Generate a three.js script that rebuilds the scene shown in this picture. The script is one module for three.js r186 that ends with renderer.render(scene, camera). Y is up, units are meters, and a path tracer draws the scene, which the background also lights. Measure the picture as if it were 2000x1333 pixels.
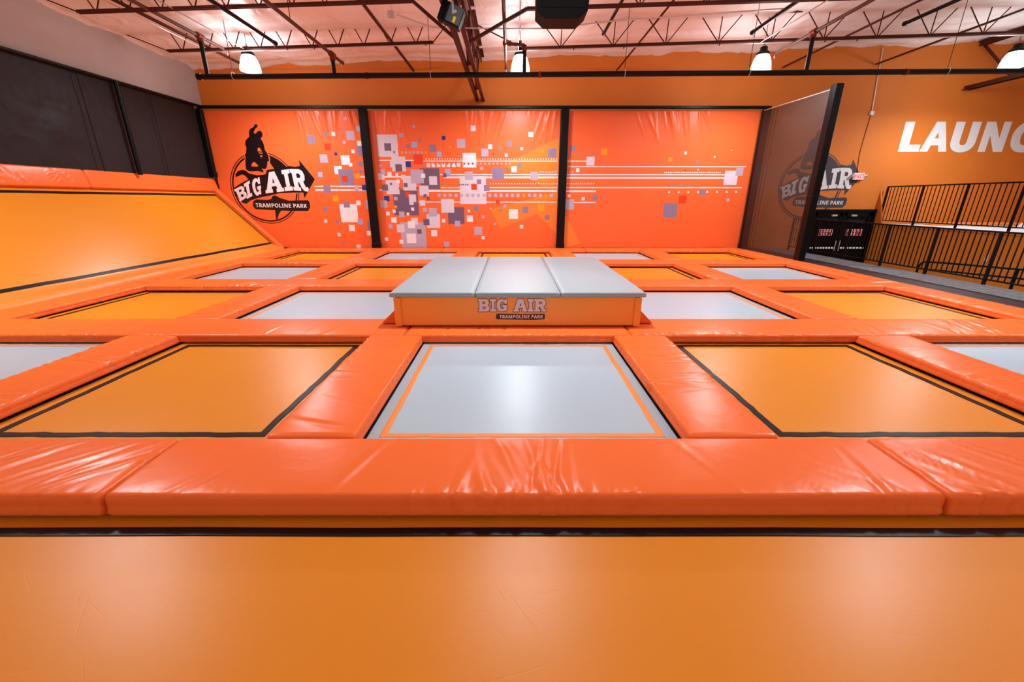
import * as THREE from 'three';
import { RoundedBoxGeometry } from 'three/addons/geometries/RoundedBoxGeometry.js';
import { mergeGeometries } from 'three/addons/utils/BufferGeometryUtils.js';
import { FontLoader } from 'three/addons/loaders/FontLoader.js';
import { TextGeometry } from 'three/addons/geometries/TextGeometry.js';

// ------------------------------------------------------------ camera, exposure
const scene = new THREE.Scene();
scene.background = new THREE.Color(0x000000);
const camera = new THREE.PerspectiveCamera(79.17, 2000 / 1333, 0.05, 80);
camera.position.set(-0.07, 1.3675, 0);
camera.rotation.order = 'YXZ';
camera.rotation.set(-0.3297, -0.0015, 0.0006);
const renderer = new THREE.WebGLRenderer({ antialias: true });
renderer.toneMapping = THREE.LinearToneMapping;
renderer.toneMappingExposure = 1.2;
renderer.shadowMap.enabled = true;
const LAMP_CD = 34;              // each high bay lamp, candela
const LAMP_Y = 4.13;             // lower rim of the bells
const LAMP_ROWS = [-10.85, -4.95, 7.5], LAMP_COLS = [-5.98, 0.13, 5.58, 11.25];

// ------------------------------------------------------------ helpers
let seed = 7;
function rng() { seed = (seed + 0x6D2B79F5) | 0; let t = Math.imul(seed ^ (seed >>> 15), 1 | seed); t = (t + Math.imul(t ^ (t >>> 7), 61 | t)) ^ t; return ((t ^ (t >>> 14)) >>> 0) / 4294967296; }
const rr = (a, b) => a + (b - a) * rng();
function hash(x, y, s = 0) { let h = Math.imul(x, 374761393) ^ Math.imul(y, 668265263) ^ Math.imul(s + 11, 2147483647 ^ 0x5bd1e995); h = Math.imul(h ^ (h >>> 13), 1274126177); return ((h ^ (h >>> 16)) >>> 0) / 4294967296; }
function vnoise(x, y, s = 0, per = 0) {
  const xi = Math.floor(x), yi = Math.floor(y), fx = x - xi, fy = y - yi, u = fx * fx * (3 - 2 * fx), v = fy * fy * (3 - 2 * fy);
  const w = k => per ? ((k % per) + per) % per : k;
  const a = hash(w(xi), w(yi), s), b = hash(w(xi + 1), w(yi), s), c = hash(w(xi), w(yi + 1), s), d = hash(w(xi + 1), w(yi + 1), s);
  return a + (b - a) * u + (c - a) * v + (a - b - c + d) * u * v;
}
function fbm(x, y, s = 0, o = 4, per = 0) { let t = 0, a = 0.5; for (let i = 0; i < o; i++) { t += a * vnoise(x, y, s + i, per); x *= 2; y *= 2; per *= 2; a *= 0.5; } return t; }
const sstep = (a, b, x) => { const t = Math.min(1, Math.max(0, (x - a) / (b - a))); return t * t * (3 - 2 * t); };

const bump1 = q => Math.exp(-q * q);
const names = {};
function numbered(n) { const k = names[n] = (names[n] ?? -1) + 1; return k ? `${n}_${String(k).padStart(3, '0')}` : n; }
function shade(o) { o.traverse(m => { if (m.isMesh) { m.castShadow = true; m.receiveShadow = true; } }); return o; }
function obj(name, geo, mat, parent = scene) {
  if (Array.isArray(geo)) geo = geo.length > 1 ? mergeGeometries(geo.map(g => { g = g.index ? g.toNonIndexed() : g; for (const k of Object.keys(g.attributes)) if (!['position', 'normal', 'uv'].includes(k)) g.deleteAttribute(k); return g; })) : geo[0];
  const m = new THREE.Mesh(geo, mat); m.name = parent === scene ? numbered(name) : name; m.castShadow = m.receiveShadow = true; parent.add(m); return m;
}
function tag(o, label, category, group) { o.userData.label = label; o.userData.category = category; if (group) o.userData.group = group; return o; }
function thing(name, label, category, pos = [0, 0, 0], group) { const g = new THREE.Group(); g.name = numbered(name); g.position.set(...pos); scene.add(g); return tag(g, label, category, group); }
function struct(name, geo, mat) { const m = obj(name, geo, mat); m.userData.kind = 'structure'; return m; }
function box(w, h, d, x = 0, y = 0, z = 0, r = 0) { const g = r ? new RoundedBoxGeometry(w, h, d, 2, r) : new THREE.BoxGeometry(w, h, d); g.translate(x, y, z); return g; }
function boxUV(w, h, d, x = 0, y = 0, z = 0) {   // box with uv in metres
  const g = new THREE.BoxGeometry(w, h, d), p = g.attributes.position, n = g.attributes.normal, uv = g.attributes.uv; g.translate(x, y, z);
  for (let i = 0; i < p.count; i++) { const ax = Math.abs(n.getX(i)), ay = Math.abs(n.getY(i)); if (ay > .5) uv.setXY(i, p.getX(i), p.getZ(i)); else if (ax > .5) uv.setXY(i, p.getZ(i), p.getY(i)); else uv.setXY(i, p.getX(i), p.getY(i)); }
  return g;
}
function rod(a, b, r, seg = 10) { a = new THREE.Vector3(...a); b = new THREE.Vector3(...b); const d = b.clone().sub(a), g = new THREE.CylinderGeometry(r, r, d.length(), seg); g.applyQuaternion(new THREE.Quaternion().setFromUnitVectors(new THREE.Vector3(0, 1, 0), d.normalize())); g.translate((a.x + b.x) / 2, (a.y + b.y) / 2, (a.z + b.z) / 2); return g; }
function beam(a, b, w, h) { // rectangular bar from a to b, w across, h in the upright direction
  a = new THREE.Vector3(...a); b = new THREE.Vector3(...b); const d = b.clone().sub(a), L = d.length(); d.normalize();
  const up = Math.abs(d.y) > .95 ? new THREE.Vector3(0, 0, 1) : new THREE.Vector3(0, 1, 0), x = new THREE.Vector3().crossVectors(up, d).normalize(), y = new THREE.Vector3().crossVectors(d, x);
  const g = new THREE.BoxGeometry(w, h, L); g.applyMatrix4(new THREE.Matrix4().makeBasis(x, y, d)); g.translate((a.x + b.x) / 2, (a.y + b.y) / 2, (a.z + b.z) / 2); return g;
}
function tube(pts, r, n = 40, seg = 8) { return new THREE.TubeGeometry(new THREE.CatmullRomCurve3(pts.map(p => new THREE.Vector3(...p)), false, 'centripetal'), n, r, seg); }
function gridGeo(nu, nv, f, uvf) { // f(u,v) -> [x,y,z]
  const P = [], U = [], I = [];
  for (let j = 0; j <= nv; j++) for (let i = 0; i <= nu; i++) { const u = i / nu, v = j / nv; P.push(...f(u, v)); U.push(...(uvf ? uvf(u, v) : [u, v])); }
  for (let j = 0; j < nv; j++) for (let i = 0; i < nu; i++) { const a = j * (nu + 1) + i, b = a + 1, c = a + nu + 1, d = c + 1; I.push(a, b, d, a, d, c); }
  const g = new THREE.BufferGeometry(); g.setAttribute('position', new THREE.Float32BufferAttribute(P, 3)); g.setAttribute('uv', new THREE.Float32BufferAttribute(U, 2)); g.setIndex(I); g.computeVertexNormals(); return g;
}
function dataTex(n, f, per, srgb = false) {
  const d = new Uint8Array(n * n * 4);
  for (let j = 0; j < n; j++) for (let i = 0; i < n; i++) { const c = f(i / n, j / n), k = (j * n + i) * 4; if (Array.isArray(c)) { d[k] = c[0]; d[k + 1] = c[1]; d[k + 2] = c[2]; } else d[k] = d[k + 1] = d[k + 2] = Math.max(0, Math.min(255, c * 255)); d[k + 3] = 255; }
  const t = new THREE.DataTexture(d, n, n); t.wrapS = t.wrapT = THREE.RepeatWrapping; t.magFilter = THREE.LinearFilter; t.minFilter = THREE.LinearMipmapLinearFilter; t.generateMipmaps = true; t.repeat.set(1 / per, 1 / per);
  if (srgb) t.colorSpace = THREE.SRGBColorSpace; t.needsUpdate = true; return t;
}
function canvasTex(w, h, draw) { const c = document.createElement('canvas'); c.width = w; c.height = h; const x = c.getContext('2d'); draw(x, w, h); const t = new THREE.CanvasTexture(c); t.colorSpace = THREE.SRGBColorSpace; t.anisotropy = 8; return t; }
const lin = (r, g, b) => new THREE.Color().setRGB(r, g, b);
const dull = (c, rough, more = {}) => new THREE.MeshPhysicalMaterial({ color: c, roughness: rough, specularIntensity: .3, ...more });
const std = (c, rough = .6, more = {}) => new THREE.MeshStandardMaterial({ color: c, roughness: rough, ...more });

// ------------------------------------------------------------ textures and materials
const vinylBump = dataTex(512, (u, v) => { const a = fbm(u * 6, v * 6, 3, 5, 6), b = 1 - Math.abs(2 * vnoise(u * 9 + a * 2, v * 9, 21, 0) - 1); return .55 * a + .15 * b * b + .2; }, 0.9);
const weaveBump = (() => { const n = 1024, a = new Float32Array(n * n); for (let k = 0; k < 170; k++) { let x = rng() * n, y = rng() * n, d = rng() * 6.28, l = rr(20, 160), w = rr(.3, 1); for (let i = 0; i < l; i++) { a[((y | 0) & (n - 1)) * n + ((x | 0) & (n - 1))] = -w; x = (x + Math.cos(d) + n) % n; y = (y + Math.sin(d) + n) % n; d += rr(-.02, .02); } } return dataTex(n, (u, v) => .6 + .35 * (fbm(u * 120, v * 120, 9, 3, 120) - .5) + .5 * a[Math.floor(v * n) * n + Math.floor(u * n)], 1.7); })();
const weaveRough = dataTex(512, (u, v) => .5 + .1 * fbm(u * 4, v * 4, 15, 5, 4), 1.7);
const filmBump = dataTex(512, (u, v) => { const a = fbm(u * 4, v * 4, 31, 5, 4); return .5 * a + .5 * Math.abs(2 * vnoise(u * 12 + a * 3, v * 5, 33) - 1); }, 1.6);
const wallBump = dataTex(512, (u, v) => fbm(u * 24, v * 24, 41, 4, 24), 1.5);
const blockTint = dataTex(512, (u, v) => { const a = fbm(u * 5, v * 5, 51, 5, 5); const k = 225 + 30 * (a - .3); return [k, k - 1, k - 3].map(q => Math.min(255, q)); }, 4, true);
const orangeTint = dataTex(512, (u, v) => { const a = fbm(u * 4, v * 4, 57, 5, 4); const k = 238 + 24 * (a - .4); return [k, k, k].map(q => Math.min(255, q)); }, 5, true);

const M = {
  pad: new THREE.MeshPhysicalMaterial({ color: lin(.9, .165, .032), roughness: .29, specularIntensity: .4, bumpMap: vinylBump, bumpScale: .0035 }),
  yellow: new THREE.MeshPhysicalMaterial({ color: lin(.74, .25, .013), roughness: .64, specularIntensity: .52, roughnessMap: weaveRough, bumpMap: weaveBump, bumpScale: .0004 }),
  grey: new THREE.MeshPhysicalMaterial({ color: lin(.41, .545, .62), roughness: .6, roughnessMap: weaveRough, bumpMap: weaveBump, bumpScale: .0006 }),
  tapeBlack: dull(lin(.007, .006, .006), .4, { bumpMap: vinylBump, bumpScale: .003 }),
  tapeOrange: std(lin(.95, .27, .045), .5),
  rim: dull(lin(.006, .005, .005), .7),
  steel: std(lin(.05, .05, .05), .6),
  black: dull(lin(.005, .0045, .0045), .34, { bumpMap: vinylBump, bumpScale: .003 }),
  blackMetal: dull(lin(.005, .0045, .0045), .45),
  wall: std(lin(.74, .195, .017), .7, { map: orangeTint, bumpMap: wallBump, bumpScale: .0015 }),
  wallWhite: std(lin(.56, .52, .5), .8, { map: blockTint, bumpMap: wallBump, bumpScale: .002 }),
  film: new THREE.MeshPhysicalMaterial({ color: lin(.92, .87, .85), roughness: .4, bumpMap: filmBump, bumpScale: .022 }),
  netSheet: dull(lin(.021, .0185, .0185), .5, { bumpMap: filmBump, bumpScale: .01 }),
  rust: dull(lin(.075, .018, .011), .6),
  rustPipe: dull(lin(.11, .047, .033), .45),
  pipeDark: dull(lin(.009, .007, .0065), .4),
  galv: std(lin(.62, .58, .56), .35, { metalness: .55 }),
  coupling: dull(lin(.2, .03, .011), .55),
  boxOrange: std(lin(.96, .35, .05), .45, { bumpMap: vinylBump, bumpScale: .0015 }),
  boxTop: new THREE.MeshPhysicalMaterial({ color: lin(.33, .43, .465), specularIntensity: .6, roughness: .38, bumpMap: vinylBump, bumpScale: .0018 }),
  concrete: std(lin(.5, .49, .47), .8),
  doorBlack: dull(lin(.004, .004, .004), .3),
  glassDark: dull(lin(.003, .003, .0035), .08),
  white: std(lin(.78, .78, .77), .5),
  platformSide: std(lin(.72, .23, .012), .65, { map: orangeTint }),
  platformTop: std(lin(.62, .63, .64), .55),
  wood: std(lin(.5, .2, .06), .5),
};
const ART = {"a":{"s":[[-5.66,2.96,0.21,"G"],[-5.23,3.09,0.09,"G"],[-5.02,3.1,0.1,"W"],[-4.55,3.06,0.23,"L"],[-4.64,3.48,0.08,"L"],[-4.3,3.23,0.13,"L"],[-5.22,2.77,0.17,"R"],[-4.75,2.89,0.08,"L"],[-5.02,2.59,0.08,"D"],[-5.38,2.47,0.22,"L"],[-4.53,2.66,0.1,"W"],[-4.77,2.43,0.25,"W"],[-4.64,2.31,0.1,"W"],[-4.28,2.69,0.28,"G"],[-4.32,2.86,0.13,"W"],[-5.01,2.17,0.22,"W"],[-4.8,1.98,0.43,"G"],[-4.85,1.93,0.17,"R"],[-4.36,2.33,0.13,"G"],[-4.37,2.13,0.08,"G"],[-5.54,2.05,0.13,"B"],[-4.48,2.01,0.13,"Y"],[-5.4,1.66,0.21,"G"],[-4.54,1.67,0.13,"L"],[-4.31,1.7,0.15,"D"],[-4.21,1.62,0.1,"L"],[-5.19,1.41,0.16,"Y"],[-5.53,1.12,0.12,"G"],[-4.85,0.99,0.51,"W"],[-4.89,1.24,0.18,"G"],[-4.54,1.28,0.13,"W"],[-4.55,0.75,0.15,"B"],[-5.57,0.77,0.09,"W"],[-5.23,0.74,0.09,"G"],[-4.82,0.57,0.18,"W"],[-4.33,0.42,0.13,"W"],[-4.23,0.64,0.23,"G"],[-5.23,0.38,0.1,"W"],[-5.13,0.15,0.07,"G"],[-4.68,0.02,0.13,"W"],[-4.2,1.24,0.25,"L"],[-4.18,2.56,0.14,"R"]],"l":[[-5.75,-4.15,1.732,0.033],[-5.74,-4.14,1.632,0.047],[-4.28,-4.14,2.434,0.026],[-4.4,-4.14,1.99,0.046]]},"b":{"s":[[-3.15,1.29,0.72,"K"],[-3.0,0.36,0.75,"L"],[-2.41,1.94,0.56,"K"],[-1.7,0.93,0.48,"K"],[-3.54,2.8,0.57,"V"],[-3.54,2.77,0.19,"K"],[-3.37,2.64,0.06,"G"],[-3.14,3.07,0.11,"L"],[-2.77,3.29,0.08,"L"],[-2.97,2.79,0.09,"G"],[-2.79,2.83,0.15,"B"],[-2.62,2.94,0.08,"G"],[-2.28,2.74,0.19,"G"],[-1.96,3.0,0.1,"D"],[-1.78,2.77,0.05,"Y"],[-1.48,2.86,0.23,"L"],[-2.11,2.58,0.14,"B"],[-1.13,3.24,0.14,"V"],[-0.67,2.78,0.12,"V"],[-0.82,2.63,0.2,"L"],[-0.4,2.75,0.07,"G"],[-0.13,2.86,0.14,"G"],[0.22,2.73,0.08,"W"],[0.47,3.09,0.13,"W"],[0.82,2.66,0.07,"Y"],[1.08,2.62,0.24,"G"],[-0.22,2.56,0.08,"V"],[-0.58,2.59,0.03,"D"],[-3.27,2.33,0.39,"V"],[-3.44,2.32,0.16,"V"],[-3.28,2.23,0.19,"K"],[-3.0,2.32,0.15,"D"],[-2.71,2.45,0.26,"R"],[-3.8,2.28,0.08,"B"],[-3.8,2.0,0.18,"V"],[-3.75,2.12,0.14,"L"],[-3.56,2.06,0.12,"W"],[-3.35,2.05,0.08,"W"],[-3.17,1.98,0.13,"V"],[-1.26,2.43,0.38,"W"],[-1.18,1.63,0.76,"V"],[-1.89,2.12,0.16,"B"],[-1.98,2.03,0.11,"K"],[-0.92,2.22,0.08,"L"],[0.0,2.19,0.16,"W"],[0.17,2.3,0.12,"G"],[-0.45,2.07,0.34,"G"],[-1.29,2.02,0.23,"L"],[0.58,2.02,0.22,"L"],[-2.32,1.89,0.23,"V"],[-3.0,1.81,0.38,"V"],[-2.77,2.0,0.37,"L"],[-2.6,2.02,0.12,"W"],[-3.5,1.71,0.38,"V"],[-3.33,1.87,0.1,"W"],[-3.54,1.8,0.06,"K"],[-3.12,1.77,0.11,"K"],[-3.72,1.7,0.17,"K"],[-3.3,1.68,0.05,"K"],[-2.79,1.68,0.06,"K"],[-2.6,1.62,0.27,"V"],[-1.0,1.86,0.13,"G"],[-1.15,1.72,0.16,"R"],[-0.78,1.69,0.17,"G"],[-3.07,1.51,0.14,"R"],[-2.95,1.41,0.21,"V"],[-2.99,1.29,0.13,"V"],[-3.44,1.4,0.1,"L"],[-3.47,1.17,0.09,"Y"],[-3.52,1.05,0.09,"W"],[-2.97,1.11,0.09,"W"],[-3.3,0.96,0.16,"L"],[-3.12,0.97,0.08,"W"],[-2.67,1.28,0.16,"V"],[-3.7,1.4,0.15,"D"],[-2.58,1.48,0.09,"K"],[-2.49,1.4,0.09,"K"],[-0.47,1.31,0.12,"R"],[-1.94,1.2,0.38,"V"],[-2.61,1.09,0.12,"L"],[-2.38,0.77,0.39,"V"],[-2.38,1.02,0.24,"L"],[-2.59,0.74,0.18,"K"],[-1.67,0.7,0.16,"B"],[-2.08,0.78,0.1,"W"],[-1.32,1.06,0.07,"W"],[-1.1,1.13,0.13,"G"],[-1.3,0.84,0.18,"W"],[-0.9,0.89,0.08,"L"],[-0.26,1.2,0.08,"L"],[-0.39,1.07,0.08,"G"],[-0.01,0.97,0.27,"W"],[0.34,1.09,0.18,"G"],[0.8,1.15,0.19,"Y"],[0.99,0.88,0.14,"G"],[-0.68,1.13,0.03,"W"],[-0.55,0.69,0.06,"L"],[0.23,0.61,0.1,"W"],[-1.06,0.49,0.23,"L"],[-0.92,0.29,0.09,"W"],[-2.03,0.1,0.15,"L"],[-2.38,0.42,0.18,"W"],[-2.94,0.76,0.2,"V"],[-3.04,0.67,0.21,"W"],[-2.82,0.47,0.13,"K"],[-3.07,0.27,0.28,"W"],[-3.37,0.56,0.23,"V"],[-3.38,0.17,0.12,"W"],[-3.66,0.62,0.12,"L"],[-3.55,0.8,0.16,"W"],[-3.71,0.98,0.1,"W"],[-3.8,1.25,0.2,"L"],[-3.82,0.25,0.1,"W"],[-3.04,2.63,0.06,"L"],[-2.93,2.63,0.06,"L"],[-2.82,2.63,0.06,"L"],[-2.71,2.63,0.06,"L"],[-2.6,2.63,0.06,"L"],[-3.15,2.63,0.06,"Y"],[-2.48,2.63,0.06,"Y"],[-2.43,2.3,0.1,"W"],[-2.29,2.3,0.1,"W"],[-2.14,2.3,0.1,"W"],[-2.0,2.3,0.1,"W"],[-1.86,2.3,0.1,"W"],[-1.71,2.3,0.1,"W"],[-1.57,2.31,0.1,"W"],[-2.24,2.34,0.05,"G"],[-2.12,2.34,0.05,"G"],[-2.0,2.34,0.05,"G"],[-1.89,2.34,0.05,"G"],[-1.77,2.34,0.05,"G"],[-1.65,2.34,0.05,"G"],[-1.41,2.34,0.05,"K"],[-1.29,2.34,0.05,"K"],[-1.17,2.34,0.05,"K"],[-1.06,2.34,0.05,"L"],[-0.94,2.34,0.05,"L"],[-0.82,2.34,0.05,"L"],[-0.7,2.34,0.05,"L"],[-0.58,2.34,0.05,"L"],[-0.47,2.34,0.05,"L"],[-0.35,2.34,0.05,"L"],[-0.23,2.34,0.05,"L"],[-0.11,2.34,0.05,"L"],[-2.48,2.46,0.03,"W"],[-2.4,2.46,0.03,"W"],[-2.33,2.46,0.03,"W"],[-2.25,2.46,0.03,"W"],[-2.18,2.46,0.03,"W"],[-2.1,2.46,0.03,"W"],[-2.03,2.46,0.03,"W"],[-1.95,2.46,0.03,"W"],[-1.88,2.46,0.03,"W"],[-1.8,2.46,0.03,"W"],[-1.73,2.46,0.03,"W"],[-1.65,2.46,0.03,"W"],[-1.58,2.46,0.03,"W"],[-1.5,2.46,0.03,"W"],[-1.04,2.46,0.03,"W"],[-0.97,2.46,0.03,"W"],[-0.89,2.46,0.03,"W"],[-0.82,2.46,0.03,"W"],[-0.74,2.46,0.03,"W"],[-0.67,2.46,0.03,"W"],[-0.59,2.46,0.03,"W"],[-0.52,2.46,0.03,"W"],[-0.44,2.46,0.03,"W"],[-0.37,2.46,0.03,"W"],[-0.29,2.46,0.03,"W"],[-0.22,2.46,0.03,"W"],[-0.14,2.46,0.03,"W"],[-0.07,2.46,0.03,"W"],[0.01,2.46,0.03,"W"],[0.08,2.46,0.03,"W"],[0.16,2.46,0.03,"W"],[0.23,2.46,0.03,"W"],[0.31,2.46,0.03,"W"],[0.38,2.46,0.03,"W"],[0.46,2.46,0.03,"W"],[0.53,2.46,0.03,"W"],[0.61,2.46,0.03,"W"],[0.68,2.46,0.03,"W"],[0.76,2.46,0.03,"W"],[0.83,2.46,0.03,"W"],[0.91,2.46,0.03,"W"],[0.98,2.46,0.03,"W"],[1.06,2.46,0.03,"W"],[1.13,2.46,0.03,"W"],[1.21,2.46,0.03,"W"],[-1.56,1.78,0.04,"K"],[-1.5,1.78,0.04,"K"],[-1.45,1.78,0.04,"K"],[-1.39,1.78,0.04,"K"],[-1.33,1.78,0.04,"K"],[-0.67,1.81,0.03,"W"],[-0.59,1.81,0.03,"W"],[-0.52,1.81,0.03,"W"],[-0.44,1.81,0.03,"W"],[-0.36,1.81,0.03,"W"],[-0.29,1.81,0.03,"W"],[-0.21,1.81,0.03,"W"],[-0.13,1.81,0.03,"W"],[-0.06,1.81,0.03,"W"],[0.02,1.81,0.03,"W"],[0.1,1.81,0.03,"W"],[0.17,1.81,0.03,"W"],[0.25,1.81,0.03,"W"],[0.32,1.81,0.03,"W"],[0.4,1.81,0.03,"W"],[0.48,1.81,0.03,"W"],[0.55,1.81,0.03,"W"],[0.63,1.81,0.03,"W"],[0.71,1.81,0.03,"W"],[0.78,1.81,0.03,"W"],[0.86,1.81,0.03,"W"],[0.94,1.81,0.03,"W"],[1.01,1.81,0.03,"W"],[1.09,1.81,0.03,"W"],[1.16,1.81,0.03,"W"],[1.24,1.81,0.03,"W"],[-2.17,1.49,0.09,"L"],[-2.01,1.49,0.09,"L"],[-1.85,1.49,0.09,"L"],[-1.68,1.49,0.09,"L"],[-1.52,1.49,0.09,"L"],[-1.35,1.49,0.09,"L"],[-1.19,1.49,0.09,"L"],[-1.03,1.49,0.09,"L"],[-0.86,1.49,0.09,"L"],[-0.7,1.49,0.09,"L"],[-0.53,1.49,0.09,"L"],[-0.37,1.49,0.09,"L"],[-0.2,1.49,0.09,"L"],[-0.04,1.49,0.09,"L"],[0.12,1.49,0.09,"L"],[0.28,1.49,0.09,"Y"],[0.45,1.49,0.09,"L"],[0.61,1.49,0.09,"L"],[0.77,1.49,0.09,"L"],[0.93,1.49,0.09,"Y"],[1.09,1.49,0.09,"L"],[0.76,2.12,0.05,"L"],[0.84,2.12,0.05,"L"],[0.93,2.12,0.05,"L"],[1.02,2.12,0.05,"L"],[1.1,2.12,0.05,"L"],[1.19,2.12,0.05,"L"]],"l":[[-2.56,1.24,2.407,0.024],[-3.82,-2.84,2.424,0.03],[-2.11,1.26,2.052,0.025],[-2.01,1.26,1.976,0.049],[-2.11,1.25,1.703,0.028],[-2.47,1.25,1.612,0.05],[-3.76,-2.94,1.99,0.043],[-3.9,-3.5,1.627,0.038],[-3.18,1.25,1.305,0.026]],"p":[[[1.24,3.0],[-0.33,2.31],[1.29,1.52]],[[-0.69,1.1],[1.29,1.6],[1.33,0.35],[0.68,0.98],[-0.39,0.56]]]},"c":{"s":[[1.65,2.74,0.14,"G"],[2.17,2.41,0.23,"V"],[1.82,2.17,0.1,"W"],[1.6,1.48,0.08,"W"],[2.02,1.4,0.09,"W"],[1.62,1.24,0.28,"L"],[2.37,1.43,0.15,"G"],[4.84,2.62,0.07,"W"],[5.68,2.52,0.05,"W"],[6.13,2.69,0.03,"W"],[5.22,2.38,0.07,"G"],[4.43,2.45,0.11,"Y"],[2.54,2.65,0.16,"Y"],[6.23,1.97,0.38,"V"],[6.45,2.13,0.21,"L"],[5.47,1.58,0.16,"G"],[4.92,1.38,0.22,"R"],[4.6,1.08,0.4,"G"],[6.25,1.37,0.08,"B"],[4.89,2.17,0.03,"D"],[5.26,2.18,0.04,"W"],[4.55,1.8,0.07,"G"],[4.83,1.8,0.07,"G"],[5.11,1.8,0.07,"G"],[4.5,1.58,0.05,"W"],[4.78,1.58,0.05,"W"],[5.06,1.58,0.05,"W"],[5.34,1.58,0.05,"W"],[5.61,1.59,0.05,"W"],[5.89,1.59,0.05,"W"],[6.17,1.59,0.05,"W"],[6.45,1.59,0.05,"W"],[4.31,2.11,0.03,"W"],[4.37,2.11,0.03,"W"],[4.42,2.11,0.03,"W"],[4.47,2.11,0.03,"W"],[4.52,2.11,0.03,"W"],[4.58,2.11,0.03,"W"],[4.63,2.11,0.03,"W"],[4.68,2.11,0.03,"W"],[4.73,2.11,0.03,"W"],[4.79,2.11,0.03,"W"],[4.84,2.11,0.03,"W"],[4.89,2.11,0.03,"W"],[4.95,2.11,0.03,"W"],[5.0,2.11,0.03,"W"],[5.05,2.11,0.03,"W"],[5.1,2.11,0.03,"W"],[5.16,2.11,0.03,"W"],[5.21,2.11,0.03,"W"],[5.26,2.11,0.03,"W"],[5.32,2.11,0.03,"W"],[5.37,2.11,0.03,"W"],[5.42,2.11,0.03,"W"],[5.47,2.11,0.03,"W"],[5.53,2.11,0.03,"W"],[5.58,2.11,0.03,"W"],[5.63,2.11,0.03,"W"],[5.68,2.11,0.03,"W"],[5.74,2.11,0.03,"W"],[5.79,2.11,0.03,"W"],[5.84,2.11,0.03,"W"],[5.9,2.11,0.03,"W"],[1.47,1.81,0.03,"W"],[1.54,1.81,0.03,"W"],[1.6,1.81,0.03,"W"],[1.66,1.81,0.03,"W"],[1.73,1.81,0.03,"W"],[1.79,1.81,0.03,"W"],[1.85,1.81,0.03,"W"],[1.92,1.81,0.03,"W"],[1.98,1.81,0.03,"W"],[2.04,1.81,0.03,"W"],[2.11,1.81,0.03,"W"],[2.17,1.81,0.03,"W"],[2.23,1.81,0.03,"W"],[2.3,1.81,0.03,"W"],[1.5,2.46,0.03,"W"],[1.58,2.46,0.03,"W"],[1.51,2.12,0.04,"L"],[1.6,2.12,0.04,"L"],[1.68,2.12,0.04,"L"],[1.54,2.59,0.03,"G"],[1.61,2.59,0.03,"G"],[1.68,2.59,0.03,"G"],[1.75,2.59,0.03,"G"],[1.82,2.59,0.03,"G"],[1.9,2.59,0.03,"G"],[1.97,2.59,0.03,"G"],[2.04,2.59,0.03,"G"],[2.11,2.59,0.03,"G"],[2.18,2.59,0.03,"G"],[2.25,2.59,0.03,"G"],[2.33,2.59,0.03,"G"],[1.99,1.21,0.05,"G"],[2.12,1.21,0.05,"G"],[2.26,1.21,0.05,"G"]],"l":[[1.48,2.07,2.407,0.027],[1.54,6.61,2.265,0.024],[1.48,6.05,2.051,0.025],[1.48,6.05,1.969,0.046],[1.48,6.6,1.705,0.028],[1.48,2.38,1.605,0.044],[1.77,2.39,1.295,0.026]],"p":[[[1.45,1.07],[2.0,0.13],[1.5,-0.04]]]}};
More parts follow.
